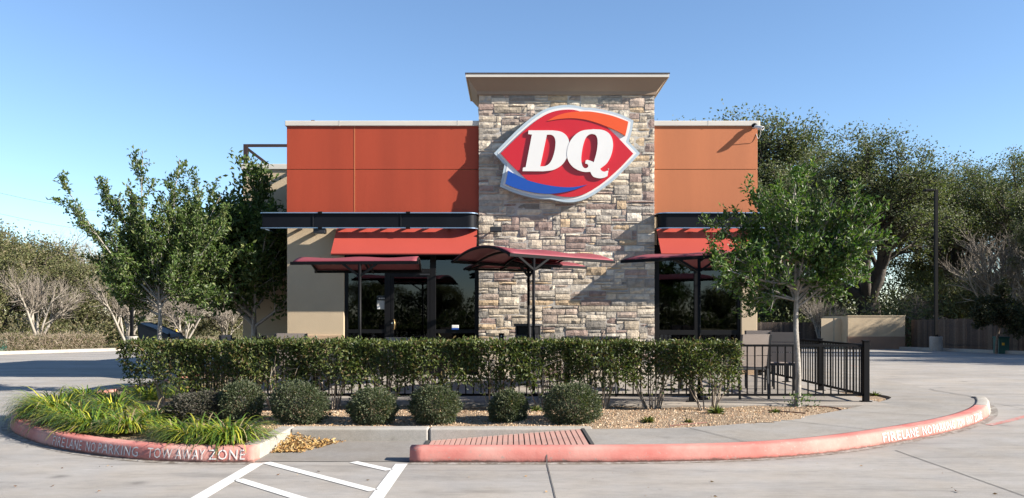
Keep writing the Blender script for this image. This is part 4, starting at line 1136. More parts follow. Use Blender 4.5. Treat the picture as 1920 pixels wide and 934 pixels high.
# ================================================================== PLANTING
HEDGE = [(.066, .090, .022, 4), (.045, .067, .017, 3), (.105, .125, .033, 2.3), (.155, .155, .048, 1.2), (.13, .09, .04, .8), (.08, .055, .027, .7)]
hedge = empty('clipped_hedge', (-1.15, 11.75, .15), 'long clipped evergreen hedge in front of the patio', 'hedge')
HX0, HX1 = -5.30, 3.22
hc = np.linspace(HX0 + .40, HX1 - .42, 11)
for k, cx_ in enumerate(hc):
    w = .50 + (.05 if k == 0 else 0); n = 3900
    # leaf positions: mostly on the clipped faces, thinning out towards the ragged foot
    cyh = 11.75 + random.uniform(-.04, .04); tz = 1.085 + random.uniform(-.015, .02)
    u = rng.random((n * 2, 3)); x = cx_ + (u[:, 0] - .5) * 2 * (w * 1.04)
    zz = .34 + (tz - .34) * (u[:, 1] ** .62); yy = cyh + (u[:, 2] - .5) * .84
    face = rng.random(n * 2)
    yy = np.where(face < .5, cyh - .42 + np.abs(rng.normal(0, .07, n * 2)), yy); yy = np.where((face > .5) & (face < .62), cyh + .42 - np.abs(rng.normal(0, .07, n * 2)), yy)
    zz = np.where((face > .62) & (face < .86), tz - np.abs(rng.normal(0, .04, n * 2)), zz)
    lob = .5 + .5 * np.sin(x * 7.3 + k) * np.sin(x * 3.1 + zz * 4 + k * 2) * np.sin(zz * 9 + k)
    thin = np.clip((zz - .28) / .42, .06, 1) * .75 + .25 * lob
    narrow = np.clip((zz - .15) / .45, .35, 1) * w * 1.06
    cl = np.sin(x * 11 + k * 1.3) * np.sin(zz * 13 + k) * np.sin(yy * 9)
    keep = (rng.random(n * 2) < thin) & (np.abs(x - cx_) < narrow) & (cl < .45 + .3 * rng.random(n * 2))
    if k == len(hc) - 1: keep &= (x < HX1 - .02 * rng.random(n * 2))
    P = np.stack([x, yy + .05 * np.sin(x * 5 + zz * 6), zz + .012 * np.sin(x * 9)], 1)[keep][:n]
    # a few shoots above the shear line
    ns_ = 110; sh = np.stack([cx_ + (rng.random(ns_) - .5) * .9, cyh + (rng.random(ns_) - .5) * .8, tz + rng.random(ns_) ** 2 * .06], 1)
    P = np.concatenate([P, sh])
    D = rng.normal(size=(len(P), 3)) + np.array([0, -.25, .35])
    leaves('foliage', P, D, rng.uniform(.034, .074, len(P)), HEDGE, M['leaf'], hedge, .48)
    m = MB()
    for q in range(13):
        a = random.uniform(0, 6.28); p = Vector((cx_ + .10 * math.cos(a), cyh - .05 + .10 * math.sin(a), .10)); d = Vector((math.cos(a) * .38, math.sin(a) * .30, 1)).normalized()
        pts = [p.copy()]
        for i in range(6):
            d = (d + Vector((random.gauss(0, .13), random.gauss(0, .11), .05))).normalized(); p = p + d * random.uniform(.10, .16); p.y = max(p.y, cyh - .44); p.z = min(p.z, 1.07); pts.append(p.copy())
            if i > 1 and random.random() < .7:
                e = p + Vector((random.gauss(0, .12), random.gauss(-.06, .1), random.uniform(.03, .15))); e.y = max(e.y, cyh - .44); e.z = min(e.z, 1.08)
                m.tube([p, e], [.004, .002], 4, cap=False)
        m.tube(pts, [.011, .010, .008, .007, .006, .005, .003], 5, cap=False)
    m.build('stems', M['twig'], hedge, tint=pick([(.30, .25, .19, 2), (.20, .15, .11, 2), (.40, .35, .29, 1)], len(m.v), .08))
# dense leaf litter under the hedge
BUSH = [(.070, .088, .042, 4), (.050, .066, .031, 3), (.11, .125, .066, 1.8), (.15, .15, .095, 1), (.17, .12, .06, .35)]
BUSH_B = [(.085, .075, .058, 4), (.060, .062, .042, 3), (.10, .09, .075, 2), (.045, .05, .03, 2)]
def bush(px, pyb, wpx, hpx, label, pal=BUSH, n=10000, leaf=(.016, .040)):
    Y = 2065.5 / (pyb - 588) + .30; x = X(px, Y); rx_ = wpx / 2 * Y / F * .92; hz = hpx * Y / F * rng.uniform(.88, .96); ry = rx_ * rng.uniform(.8, 1.05)
    t = empty('round_bush', (x, Y, .15), label, 'bush', 'low rounded bushes in the bed')
    d = unit(rng.normal(size=(n, 3))); rr_ = 1 - np.abs(rng.normal(0, .13, (n, 1))); rr_ = np.where(rng.random((n, 1)) < .2, rng.uniform(.35, 1, (n, 1)), rr_)
    bumpy = 1 + .055 * np.sin(d[:, :1] * 7 + px) * np.sin(d[:, 2:] * 8 + px * .3) + .05 * np.sin(d[:, 1:2] * 9 + px) + rng.normal(0, .03, (n, 1))
    lob_d = unit(rng.normal(size=(9, 3))); lob_a = rng.uniform(-.16, .17, 9)
    bumpy = bumpy * (1 + (np.clip(d @ lob_d.T, 0, 1) ** 5 @ lob_a)[:, None])
    P = d * rr_ * bumpy * np.array([rx_, ry, hz * .56]) + np.array([x, Y, .13 + hz * .46])
    P = P[P[:, 2] > .13]
    k_ = 260; dk = unit(rng.normal(size=(k_, 3)) + np.array([0, 0, .5])); dk = np.repeat(dk[:40], 7, 0)[:k_]
    P = np.concatenate([P, dk * rng.uniform(.95, 1.2, (k_, 1)) * np.array([rx_, ry, hz * .56]) + np.array([x, Y, .13 + hz * .46]) + rng.normal(0, .006, (k_, 3))]); P = P[P[:, 2] > .13]
    D = unit(P - np.array([x, Y, .2 + hz * .3])) + rng.normal(0, .55, P.shape)
    leaves('foliage', P, D, rng.uniform(leaf[0], leaf[1], len(P)), pal, M['leaf_dull'], t, .5)
    m = MB()
    for q in range(26):
        dd = unit(rng.normal(size=3)); dd[2] = abs(dd[2]) + .2
        e = Vector((x, Y, .15)) + Vector(dd * np.array([rx_, ry, hz * .85]) * rng.uniform(.85, 1.08)); m.tube([(x + rng.normal(0, .03), Y + rng.normal(0, .03), .10), Vector((x, Y, .15)).lerp(e, .5), e], [.006, .004, .0015], 4, cap=False)
    m.build('stems', M['twig'], t, tint=pick([(.22, .17, .12, 1)], len(m.v), .1))
bush(560, 797, 104, 76, 'round dark green bush nearest the corner of the low concrete kerb')
bush(699, 797, 98, 71, 'round dark green bush, second to the left of the largest one in the bed')
bush(815, 796, 102, 75, 'round dark green bush above the left end of the pink ramp')
bush(953, 795, 84, 62, 'smallest round dark green bush, just left of the largest')
bush(1073, 797, 116, 76, 'largest round dark green bush, rightmost of the row', n=10000)
bush(450, 793, 88, 84, 'tall dark green bush leaning against the hedge behind the strap-leaf grass', n=9000)
bush(377, 792, 135, 56, 'low brownish twiggy bush behind the front clump of strap-leaf grass', BUSH_B, 9000, (.022, .042))

# strap-leaf clumps
BL = [(.12, .20, .028, 4), (.07, .13, .02, 3.4), (.26, .31, .035, 2.6), (.44, .42, .05, 1.5), (.40, .32, .17, .8)]
LKP = [tuple(q) for q in LK] + [(0, 24), (0, 8.2)]
def clump(x, y, z, R0, H, n, label, lean=(0, 0)):
    t = empty('grass_clump', (x, y, z), label, 'grass clump', 'strap-leaf grass clumps along the red kerb')
    vs = []; fs = []; tc = []
    cols = pick(BL, n, .2)
    n = int(n * .85)
    for k in range(n):
        a = random.uniform(0, 6.283); r0 = random.random() ** .6 * R0 * .55; L = H * random.uniform(1.15, 2.15)
        p = Vector((x + r0 * math.cos(a), y + r0 * math.sin(a), z)); out = Vector((math.cos(a) + lean[0] + random.gauss(0, .25), math.sin(a) + lean[1] + random.gauss(0, .25), 0))
        out = out.normalized(); el = random.uniform(.40, 1.25); w = random.uniform(.0055, .0115); side = Vector((-out.y, out.x, 0))
        b = len(vs); S_ = 6; droop = random.uniform(.18, .40)
        for i in range(S_ + 1):
            tt = i / S_; ww = w * (1 - tt ** 2.2) + .0008
            vs += [tuple(p - side * ww + Vector((0, 0, ww * .5))), tuple(p + side * ww + Vector((0, 0, ww * .5)))]
            shade = cols[k]
            if tt > .85 and random.random() < .3: shade = np.array([.30, .22, .12])
            tc += [shade, shade]
            p = p + (out * math.cos(el) + Vector((0, 0, 1)) * math.sin(el)) * (L / S_); el -= droop * (1 + tt)
            if p.z < .175 and inside(LKP, p.x, p.y): p.z = .175
            if p.z < .02: p.z = .02
        for i in range(S_): q = b + 2 * i; fs.append((q, q + 1, q + 3, q + 2))
    meshobj('blades', vs, fs, M['blade'], t, tint=np.array(tc))
CL = [(-3.02, 8.74, .36, .29, 520, 'bright strap-leaf clump at the front tip beside the concrete kerb', (0, 0)), (-3.42, 8.86, .32, .28, 420, 'strap-leaf clump behind the word TOW, left of the front tip clump', (-.3, 0)),
      (-3.80, 9.18, .24, .22, 220, 'darker strap-leaf clump above the word AWAY', (0, -.1)), (-4.42, 9.42, .30, .27, 420, 'strap-leaf clump above the word PARKING', (.1, -.1)),
      (-4.92, 9.62, .32, .29, 460, 'strap-leaf clump above the word LANE', (-.2, -.2)), (-5.42, 10.08, .34, .31, 520, 'strap-leaf clump above the word FIRE', (-.4, -.3)),
      (-6.02, 10.72, .34, .33, 560, 'strap-leaf clump hanging over the left curve of the red kerb', (-.6, -.4)), (-6.50, 11.45, .34, .32, 520, 'leftmost strap-leaf clump on the curve of the island', (-.7, -.2)),
      (-5.30, 10.85, .32, .28, 400, 'strap-leaf clump in the middle of the left bed', (-.2, 0)), (-5.85, 11.9, .32, .3, 420, 'dark strap-leaf clump behind the left bed', (-.2, 0)),
      (-6.6, 12.6, .34, .32, 420, 'strap-leaf clump at the back of the island near the lot', (-.4, 0)), (-5.9, 13.2, .36, .33, 420, 'strap-leaf clump left of the hedge end', (0, 0)), (-5.35, 13.6, .34, .32, 360, 'strap-leaf clump just behind the left end of the hedge', (0, 0)),
      (-4.55, 10.3, .22, .24, 220, 'small yellow strap-leaf clump in the middle of the left bed', (0, 0))]
for x, y, r_, h_, n_, lb, ln in CL: clump(x, y, bed_z(x, y), r_, h_, n_, lb, ln)

# small weeds, drip hose, litter
def weed(px, py, s_, label):
    Y = 2065.5 / (py - 588); x = X(px, Y); z = bed_z(x, Y); n = int(120 * s_)
    P = np.tile(np.array([[x, Y, z]]), (n, 1))
    t = leaves('weed', P, rng.normal(size=(n, 3)) * np.array([1, 1, .45]) + np.array([0, 0, .3]), rng.uniform(.03, .13 * s_, n), [(.14, .15, .03, 2), (.08, .11, .025, 2), (.2, .16, .05, 1)], M['leaf_dull'], None, .18, at=(x, Y, z))
    bm = bmesh.new(); bm.from_mesh(t.data); bmesh.ops.remove_doubles(bm, verts=bm.verts, dist=1e-5); bm.to_mesh(t.data); bm.free()
    tag(t, label, 'weed', 'small weeds in the gravel', 'thing')
for px, py, s_, lb in ((1215, 788, 1.0, 'small green weed in the gravel right of the largest bush'), (1342, 779, 1.2, 'small green weed in the gravel below the hedge end'), (1452, 775, .8, 'tiny weed in the gravel below the small tree'),
                       (1005, 772, 1.0, 'yellowish weed between the two rightmost bushes'), (1640, 732, 1.0, 'weed in the gravel right of the fence corner post'), (1290, 790, .6, 'tiny weed between the two small weeds')):
    weed(px, py, s_, lb)
def hosep(pts, label):
    P = [(X(a, 2065.5 / (b - 588)), 2065.5 / (b - 588)) for a, b in pts]; P = [(x, y, bed_z(x, y) + .008) for x, y in P]
    o = MB().tube(spline(P, 6), .008, 6).build('drip_hose', M['hose'], None, at=P[0]); tag(o, label, 'hose', 'brown drip hoses')
hosep([(1255, 795), (1290, 793), (1325, 790)], 'brown drip hose below the hedge end'); hosep([(1440, 768), (1480, 772), (1510, 774)], 'brown drip hose below the small tree'); hosep([(1515, 760), (1560, 762), (1580, 767), (1572, 773)], 'looped brown drip hose right of the small tree')
n = 900; a = rng.random(n); b = rng.random(n) ** 1.3
px_ = -2.56 + b * .62 * (1 - .55 * a); py_ = 9.54 - a * .78
hgt = .10 * np.clip(1 - b * 1.1, 0, 1) * (1 - a * .7) * rng.random(n)
P = np.stack([px_, py_, .012 + hgt], 1)
keep = P[:, 0] > -2.59
tag(leaves('leaf_litter', P[keep], (rng.normal(size=(n, 3)) * np.array([1, 1, .35]))[keep], rng.uniform(.03, .065, n)[keep], [(.42, .27, .10, 3), (.34, .19, .07, 2), (.52, .38, .19, 2), (.2, .11, .05, 1)], M['dead'], None, .38, fold=.2), 'pile of dry tan leaves in the corner of the ramp landing', 'leaves', None, 'stuff')
n = 420; P = np.stack([rng.uniform(-9, 10, n), rng.uniform(5.2, 8.15, n), np.full(n, .008)], 1)
Pb = np.stack([rng.uniform(-5, 5.5, 1500), rng.uniform(9.9, 12.0, 1500)], 1); Pb = np.array([(x, y, bed_z(x, y) + .008) for x, y in Pb if inside(isl, x, y)])
P = np.concatenate([P[:130], Pb]); n = len(P)
tag(leaves('fallen_leaves', P, rng.normal(size=(n, 3)) * np.array([1, 1, .12]), rng.uniform(.015, .045, n), [(.30, .19, .09, 3), (.16, .09, .05, 3), (.42, .30, .17, 1)], M['dead'], None, .4), 'scattered dead leaves on the pavement and bed', 'leaves', None, 'stuff')

# ---- small trees
GREEN = [(.06, .118, .022, 4), (.042, .085, .016, 3), (.11, .165, .034, 2.2), (.17, .21, .05, 1.2)]
PALE = [(.30, .27, .235, 3), (.38, .35, .31, 2), (.20, .175, .15, 1)]
cfgR = [dict(L=1.85, n=8, wob=.03, up=.06, kids=(14, 14), t0=.86, ang=(.35, 1.3), taper=.72, sides=10, lead=True),
        dict(L=1.5, n=7, wob=.12, up=.07, kids=(9, 11), t0=.18, ang=(.45, 1.0), taper=.4, sides=6),
        dict(L=.62, n=5, wob=.16, up=.02, kids=(5, 6), t0=.2, ang=(.4, 1.0), taper=.4, sides=4, leaf=True),
        dict(L=.26, n=4, wob=.2, up=.0, sides=3, taper=.4, leaf=True)]
cfgR2 = [dict(L=1.82, exact=True), dict(L=1, n=7, wob=.07, up=.03, kids=(8, 10), t0=.22, t1=.95, ang=(.4, 1.0), taper=.3, sides=6, leaf=True, leaf0=.6, mult=2),
         dict(L=.50, n=5, wob=.16, up=.03, kids=(4, 5), t0=.2, ang=(.4, 1.0), taper=.4, sides=4, leaf=True), dict(L=.24, n=4, wob=.2, up=.02, sides=3, taper=.4, leaf=True)]
def limb_list(fx, fy, ppm, ends): return [((a - fx) / ppm, (fy - b) / ppm) for a, b in ends]
tr = build_tree('small_tree', 14, cfgR2, .050, M['bark_pale'], PALE, (GREEN, M['leaf'], (.045, .105), 3, .026, .44), 'small leafy tree with a pale trunk in front of the right fence corner', 'tree',
                limbs=limb_list(1492, 528, 126, [(1442, 300), (1420, 345), (1475, 345), (1530, 365), (1585, 355), (1608, 405), (1618, 470), (1555, 430), (1325, 425), (1318, 475), (1335, 520), (1385, 445), (1405, 395), (1455, 430), (1590, 505), (1375, 540), (1500, 440), (1360, 490), (1545, 500), (1430, 480), (1490, 390), (1575, 450)]))
place(tr, (X(1494, 12.12), 12.12, .13), 0, 1.0)
n = 90; P = np.stack([rng.normal(.04, .13, n), rng.normal(-.1, .07, n), .01 + rng.random(n) * .17], 1)
leaves('root_sprouts', P, rng.normal(size=(n, 3)) + np.array([0, 0, .8]), rng.uniform(.03, .07, n), GREEN, M['leaf'], tr, .45, kind='stuff')
cfgL = [dict(L=1.60, n=7, wob=.03, up=.05, kids=(15, 15), t0=.88, ang=(.15, .98), taper=.75, sides=10, lead=True),
        dict(L=2.75, n=9, wob=.07, up=.10, kids=(11, 13), t0=.12, t1=.82, ang=(.35, .85), taper=.25, sides=6, leaf=True, leaf0=.5, mult=2),
        dict(L=.85, n=6, wob=.10, up=.10, kids=(5, 6), t0=.15, ang=(.35, .9), taper=.35, sides=4, leaf=True),
        dict(L=.34, n=4, wob=.15, up=.06, sides=3, taper=.4, leaf=True)]
GREEN2 = [(.065, .108, .024, 4), (.048, .080, .018, 3), (.12, .155, .045, 2), (.17, .19, .07, 1)]
cfgL2 = [dict(L=1.62, exact=True), dict(L=1, n=9, wob=.05, up=.03, kids=(9, 11), t0=.14, t1=.86, ang=(.3, .85), taper=.2, sides=6, leaf=True, leaf0=.45, mult=2),
         dict(L=.62, n=6, wob=.10, up=.09, kids=(4, 5), t0=.15, ang=(.35, .9), taper=.35, sides=4, leaf=True), dict(L=.28, n=4, wob=.15, up=.06, sides=3, taper=.4, leaf=True)]
tl = build_tree('small_tree', 31, cfgL2, .052, M['bark_pale'], PALE, (GREEN2, M['leaf'], (.045, .105), 5, .028, .42), 'tall leafy tree with upright shoots at the left end of the patio', 'tree',
                limbs=limb_list(300, 560, 100.7, [(126, 345), (176, 300), (250, 268), (327, 265), (360, 305), (404, 345), (428, 415), (150, 440), (212, 345), (290, 330), (385, 400), (160, 525), (420, 500), (250, 455), (345, 470), (200, 555), (390, 560), (270, 400), (310, 420), (230, 500), (370, 530), (330, 380), (190, 400)]))
place(tl, (X(300, 15.2), 15.2, .13), 0, 1.0)
cfgD = [dict(cfgL[0], L=1.15, t0=.7, ang=(.2, 1.2)), dict(cfgL[1], L=2.4), cfgL[2], cfgL[3]]
td = build_tree('small_tree', 52, cfgD, .055, M['bark_pale'], PALE, (GREEN2, M['leaf'], (.07, .13), 7, .06, .45), 'dark shaded tree against the left side of the building', 'tree')
place(td, (X(478, 19.6), 19.6, .08), R(60), 1.42)

# ================================================================== BACKGROUND
OAKP = [(.115, .135, .060, 4), (.09, .11, .048, 3), (.15, .16, .078, 2), (.19, .175, .095, 1), (.065, .08, .036, 1.8)]
BARK = [(.075, .062, .050, 3), (.05, .042, .035, 2), (.11, .095, .08, 1)]
cfgO = [dict(L=2.6, n=5, wob=.05, up=.0, kids=(6, 6), fork=True, ang=(.25, .85), taper=.85, sides=12),
        dict(L=6.2, n=8, wob=.14, up=.05, kids=(6, 7), t0=.28, ang=(.4, 1.0), taper=.35, sides=8),
        dict(L=3.9, n=6, wob=.16, up=.07, kids=(6, 7), t0=.25, ang=(.4, 1.0), taper=.35, sides=5),
        dict(L=1.9, n=5, wob=.2, up=.05, kids=(5, 6), t0=.2, ang=(.4, 1.1), taper=.35, sides=4, leaf=True),
        dict(L=.85, n=3, wob=.2, up=.0, sides=3, taper=.4, leaf=True)]
def oak(seed, label, pal=OAKP, per=11): return build_tree('live_oak', seed, cfgO, .62, M['bark'], BARK, (pal, M['leaf_dull'], (.07, .15), per, .22, .6), label, 'tree', 'evergreen trees behind the lot', leaf_zmin=4.9)
oA = oak(17, 'big live oak with dark forking trunk behind the beige enclosure'); place(oA, (X(1632, 56), 56, gz(56) - .1), R(30), (1.45, 1.45, 1.22))
oB = oak(8, 'dense live oak filling the gap behind the small tree')
place(oB, (X(1480, 62), 62, gz(60)), R(100), (1.35, 1.35, 1.18))
def again(src, label, x, y, a, s_): c_ = copy_tree(src); c_['label'] = label; return place(c_, (x, y, gz(y) - .1), a, s_)
again(oA, 'oak whose crown shows above the orange parapet', X(1370, 80), 80, R(250), (2.3, 2.3, 2.02))
again(oB, 'oak behind the right end of the orange parapet', X(1440, 74), 74, R(10), (1.7, 1.7, 1.55))
again(oA, 'live oak right of the light pole, behind the wooden fence', X(1800, 68), 68, R(190), (1.6, 1.6, 1.4))
again(oB, 'live oak at the right edge of the picture', X(1930, 60), 60, R(300), (1.4, 1.4, 1.25))
again(oA, 'live oak outside the right edge shading the lot', 31.5, 33.5, R(80), .9)
again(oB, 'second live oak outside the right edge shading the lot', 31.5, 24.5, R(20), .88)
again(oA, 'third live oak outside the right edge shading the fence', 33, 46, R(250), .80)
LWP = [(.12, .125, .048, 4), (.09, .10, .04, 3), (.16, .15, .07, 2), (.20, .17, .10, 2)]
cfgW = [dict(L=1.2, n=4, wob=.05, kids=(6, 6), fork=True, ang=(.3, .8), taper=.8, sides=8),
        dict(L=3.6, n=6, wob=.14, up=.10, kids=(7, 8), t0=.15, ang=(.4, 1.0), taper=.35, sides=5),
        dict(L=1.9, n=5, wob=.18, up=.03, kids=(6, 7), t0=.15, ang=(.4, 1.1), taper=.35, sides=4, leaf=True),
        dict(L=.8, n=3, wob=.2, up=.0, sides=3, taper=.4, leaf=True)]
wt = build_tree('woodland_tree', 12, cfgW, .28, M['bark'], BARK, (LWP, M['leaf_dull'], (.07, .15), 18, .20, .6), 'green tree at the far left edge of the woods', 'tree', 'trees of the left woods')
place(wt, (X(8, 60), 60, gz(60)), R(10), 1.6)
for k, (px, y, s_, lb) in enumerate(((80, 64, 1.10, 'green tree behind the left bare myrtle'), (150, 58, .82, 'green tree between the two bare myrtles'), (205, 66, .85, 'green tree behind the leafy street tree, left part'),
                                   (270, 60, .70, 'green tree seen under the leafy street tree'), (345, 62, .62, 'green tree behind the yellow marker'), (415, 56, .55, 'small green tree beyond the low far hedge'), (-60, 56, 1.0, 'green tree left of the picture edge'),
                                   (1560, 66, .62, 'bushy tree between the oaks behind the enclosure'), (1700, 62, .5, 'bushy tree behind the wooden fence left of the light pole'), (1790, 56, .60, 'bushy tree behind the wooden fence right of the light pole'), (1880, 52, .70, 'bushy tree behind the wooden fence at the right'),
                                   (1450, 58, .8, 'bushy tree behind the patio fence'), (1745, 76, 1.2, 'tree far behind the light pole'))):
    again(wt, lb, X(px, y), y, k * 1.9, (s_ * 1.5, s_ * 1.5, s_ * 1.4))
# bare trees
cfgB = [dict(L=.25, n=2, wob=.02, kids=(5, 5), fork=True, ang=(.12, .5), taper=.9, sides=6),
        dict(L=2.2, n=7, wob=.08, up=.03, kids=(7, 8), t0=.35, ang=(.3, .7), taper=.4, sides=5),
        dict(L=1.25, n=5, wob=.12, up=.04, kids=(7, 8), t0=.15, ang=(.3, .8), taper=.35, sides=4),
        dict(L=.65, n=4, wob=.14, up=.05, kids=(4, 5), t0=.1, ang=(.3, .8), taper=.4, sides=3),
        dict(L=.32, n=2, wob=.14, up=.04, sides=3, taper=.5)]
BAREP = [(.36, .325, .275, 2), (.29, .255, .21, 2), (.22, .185, .15, 1)]
mt_ = build_tree('bare_myrtle', 5, cfgB, .13, M['twig'], BAREP, None, 'bare pale multi-stemmed tree at the far left behind the grey hedge', 'tree', 'bare trees behind the lot', twig_pal=[(.25, .215, .175, 2), (.19, .16, .13, 2), (.31, .265, .22, 1)], twig_r=.022)
place(mt_, (X(75, 47), 47, gz(46)), R(20), 1.5)
for k, (px, y, s_, lb) in enumerate(((240, 48, 1.45, 'bare pale multi-stemmed tree behind the right part of the grey hedge'), (345, 51, 1.25, 'bare tree behind the black wedge-shaped bin'), (425, 54, 1.15, 'bare tree beyond the low far hedge'), (148, 70, 2.9, 'tall bare tree rising behind the left woods'), (40, 72, 2.7, 'tall bare tree at the left edge behind the woods'),
                                   (250, 74, 2.7, 'tall bare tree behind the leafy street tree'), (1878, 50, 2.6, 'tall bare tree behind the right wooden fence'), (1730, 54, 1.2, 'low bare tree behind the fence by the light pole'), (1540, 52, 1.1, 'bare tree in front of the oak trunk, behind the enclosure'), (1950, 48, 2.2, 'bare tree at the right edge'))):
    again(mt_, lb, X(px, y), y, k * 2.3, s_)
sd = build_tree('small_tree', 77, [dict(cfgR[0], L=1.3), dict(cfgR[1], L=1.25), dict(cfgR[2], L=.75), cfgR[3]], .06, M['bark'], [(.16, .12, .09, 1)], ([(.040, .045, .018, 3), (.028, .034, .013, 2), (.07, .06, .028, 1)], M['leaf_dull'], (.09, .16), 4, .05, .5), 'small dark tree in front of the wooden fence at the right', 'tree')
place(sd, (X(1868, 38.2), 38.2, gz(38.2)), 0, 1.15)

# undergrowth masses
def mass(name, label, boxes, n, size, pal, mat, width=.5, dirz=.3):
    P = []
    tot = sum(abs(b[1] - b[0]) * (b[5] - b[4]) + .01 for b in boxes)
    for (x0, x1, y0, y1, z0, z1) in boxes:
        k = int(n * (abs(x1 - x0) * (z1 - z0) + .01) / tot); u = rng.random((k, 3))
        top = z1 - (z1 - z0) * (.25 + .25 * np.sin(u[:, 0] * (x1 - x0) * 1.3 + x0) * np.sin(u[:, 0] * 31 + x0))
        P.append(np.stack([x0 + u[:, 0] * (x1 - x0), y0 + u[:, 1] * (y1 - y0) + (u[:, 0] * 0), z0 + (top - z0) * u[:, 2]], 1))
    P = np.concatenate(P); D = rng.normal(size=P.shape) + np.array([0, -.2, dirz])
    return tag(leaves(name, P, D, rng.uniform(size[0], size[1], len(P)), pal, mat, None, width), label, 'undergrowth', None, 'stuff')
mass('undergrowth', 'tangled undergrowth along the edge of the left woods', [(-46, -14, 53.6, 56, -.7, 1.8), (-16, 0, 54, 56.5, -.7, 1.6), (-60, -30, 60, 66, -.7, 4.5), (-34, -8, 64, 70, -.7, 3.6)], 42000, (.12, .30), LWP + [(.20, .16, .09, 2)], M['leaf_dull'], .35)
mass('undergrowth', 'dark undergrowth behind the right wooden fence', [(12, 22, 54, 60, -.7, 4.0), (22, 40, 50, 58, -.7, 3.8), (24, 56, 62, 76, -.7, 6.5), (12, 30, 66, 74, -.7, 5.5)], 60000, (.16, .36), OAKP, M['leaf_dull'], .4)

# grey winter hedges on the left
def winter_hedge(a, b, w, h, n, label):
    a, b = np.array(a), np.array(b); d = (b - a) / np.linalg.norm(b - a); nn = np.array([-d[1], d[0]])
    t = empty('winter_hedge', (*((a + b) / 2), gz((a[1] + b[1]) / 2)), label, 'hedge', 'grey winter hedges')
    u = rng.random((n, 3)); L = np.linalg.norm(b - a)
    q = a + d * (u[:, :1] * L) + nn * ((u[:, 1:2] - .5) * w)
    z0 = np.array([gz(y) for y in q[:, 1]]); P = np.stack([q[:, 0], q[:, 1], z0 + .05 + (h - .1 + .04 * np.sin(u[:, 0] * L * 2)) * u[:, 2] ** .8], 1)
    leaves('twigs', P, rng.normal(size=(n, 3)) * np.array([1, 1, .9]) + np.array([0, 0, .5]), rng.uniform(.10, .30, n), [(.30, .235, .175, 3), (.22, .165, .12, 3), (.38, .31, .24, 2), (.12, .11, .05, 2)], M['leaf_dull'], t, .10, fold=.02)
    k = 1500; j = rng.integers(0, n, k); Pg = P[j] * 1; leaves('green_sprigs', Pg, rng.normal(size=(k, 3)), rng.uniform(.08, .16, k), [(.07, .085, .03, 1), (.14, .14, .05, 1)], M['leaf_dull'], t, .4)
winter_hedge((-25.3, 31.5), (-21.9, 43.3), 1.0, .92, 15000, 'long grey leafless hedge along the left kerb')
winter_hedge((X(366, 48), 48), (X(434, 47.5), 47.5), .9, .62, 3500, 'short low grey hedge seen under the dark tree')

# light poles
def light_pole(x, y, top, arm, square, label):
    g0 = gz(y); t = empty('light_pole', (x, y, g0), label, 'light pole', 'parking lot light poles')
    MB().tube([(x, y, g0 - .1), (x, y, g0 + .74), (x, y, g0 + .77)], [.32, .32, .30], 20).build('concrete_base', M['conc_base'], t)
    MB().box(x - .14, x + .14, y - .14, y + .14, g0 + .77, g0 + .80).build('base_plate', M['black'], t)
    MB().bar((x, y, g0 + .78), (x, y, top), .15, .15).build('pole', M['black'], t)
    MB().bar((x - arm * .0, y, top - .05), (x - arm * .25, y, top - .04), .08, .08).build('arm', M['black'], t)
    MB().box(min(x - arm * .25, x - arm), max(x - arm * .25, x - arm), y - .17, y + .17, top - .11, top).build('lamp_head', M['black'], t, bevel=.02)
light_pole(X(1755, 42.6), 42.6, Z(355, 42.6), .62, True, 'tall black lot light on a concrete base before the wooden fence')
light_pole(X(247, 45), 45, Z(370, 45), -.5, False, 'lot light on a round concrete base behind the left leafy tree')

# wooden fence, enclosure, cabinet, shed
wf = empty('wooden_fence', (X(1800, 42), 42, gz(42)), 'weathered brown board fence along the right side of the lot', 'fence')
def fx_(y): return 22.9 + (47.3 - y) * .112 + .25
ys_ = np.arange(26, 47.3, .145); bd = [(.085, .062, .048, 3), (.065, .05, .042, 2), (.11, .085, .066, 1)]
for k, y in enumerate(ys_):
    h_ = 1.70 + random.uniform(-.02, .02); y2 = y + .138; g0 = gz(y)
    m = MB().add([(fx_(y), y, g0), (fx_(y2), y2, g0), (fx_(y2), y2, g0 + h_), (fx_(y), y, g0 + h_), (fx_(y) + .02, y, g0), (fx_(y2) + .02, y2, g0), (fx_(y2) + .02, y2, g0 + h_), (fx_(y) + .02, y, g0 + h_)], [(3, 2, 1, 0), (4, 5, 6, 7), (2, 3, 7, 6), (0, 4, 7, 3), (1, 2, 6, 5)])
    meshobj('board', m.v, m.f, M['board'], wf, tint=np.repeat(pick(bd, 1, .12), 8, 0))
for z in (.35, 1.35): MB().bar((fx_(26) + .045, 26, gz(26) + z), (fx_(47.3) + .045, 47.3, gz(47.3) + z), .05, .09).build('rail', M['board'], wf)
# back run of boards behind the enclosure
for k, x in enumerate(np.arange(12.5, 23.0, .145)):
    h_ = 1.6 + random.uniform(-.02, .02); m = MB().box(x, x + .138, 52.6, 52.62, gz(52), gz(52) + h_)
    meshobj('board', m.v, m.f, M['board'], wf, tint=np.repeat(pick(bd, 1, .12), 8, 0))
EYy = 47.0; e0, e1 = X(1590, EYy), X(1697, EYy); et = Z(593.5, EYy); eg = gz(EYy)
en = empty('bin_enclosure', ((e0 + e1) / 2, EYy, eg), 'beige stucco bin enclosure with tan base behind the patio fence', 'enclosure')
em = eg + (et - eg) * .39
MB().box(e0, e1, EYy, EYy + .2, em, et).build('wall', M['dumpwall'], en); MB().box(e0, e1, EYy - .02, EYy + .2, eg - .05, em).build('wall_base', M['dumpbase'], en)
MB().box(e0, e0 + .2, EYy + .2, EYy + 4, eg - .05, et).build('wall', M['dumpwall'], en); MB().box(e1 - .2, e1, EYy + .2, EYy + 4, eg - .05, et).build('wall', M['dumpwall'], en)
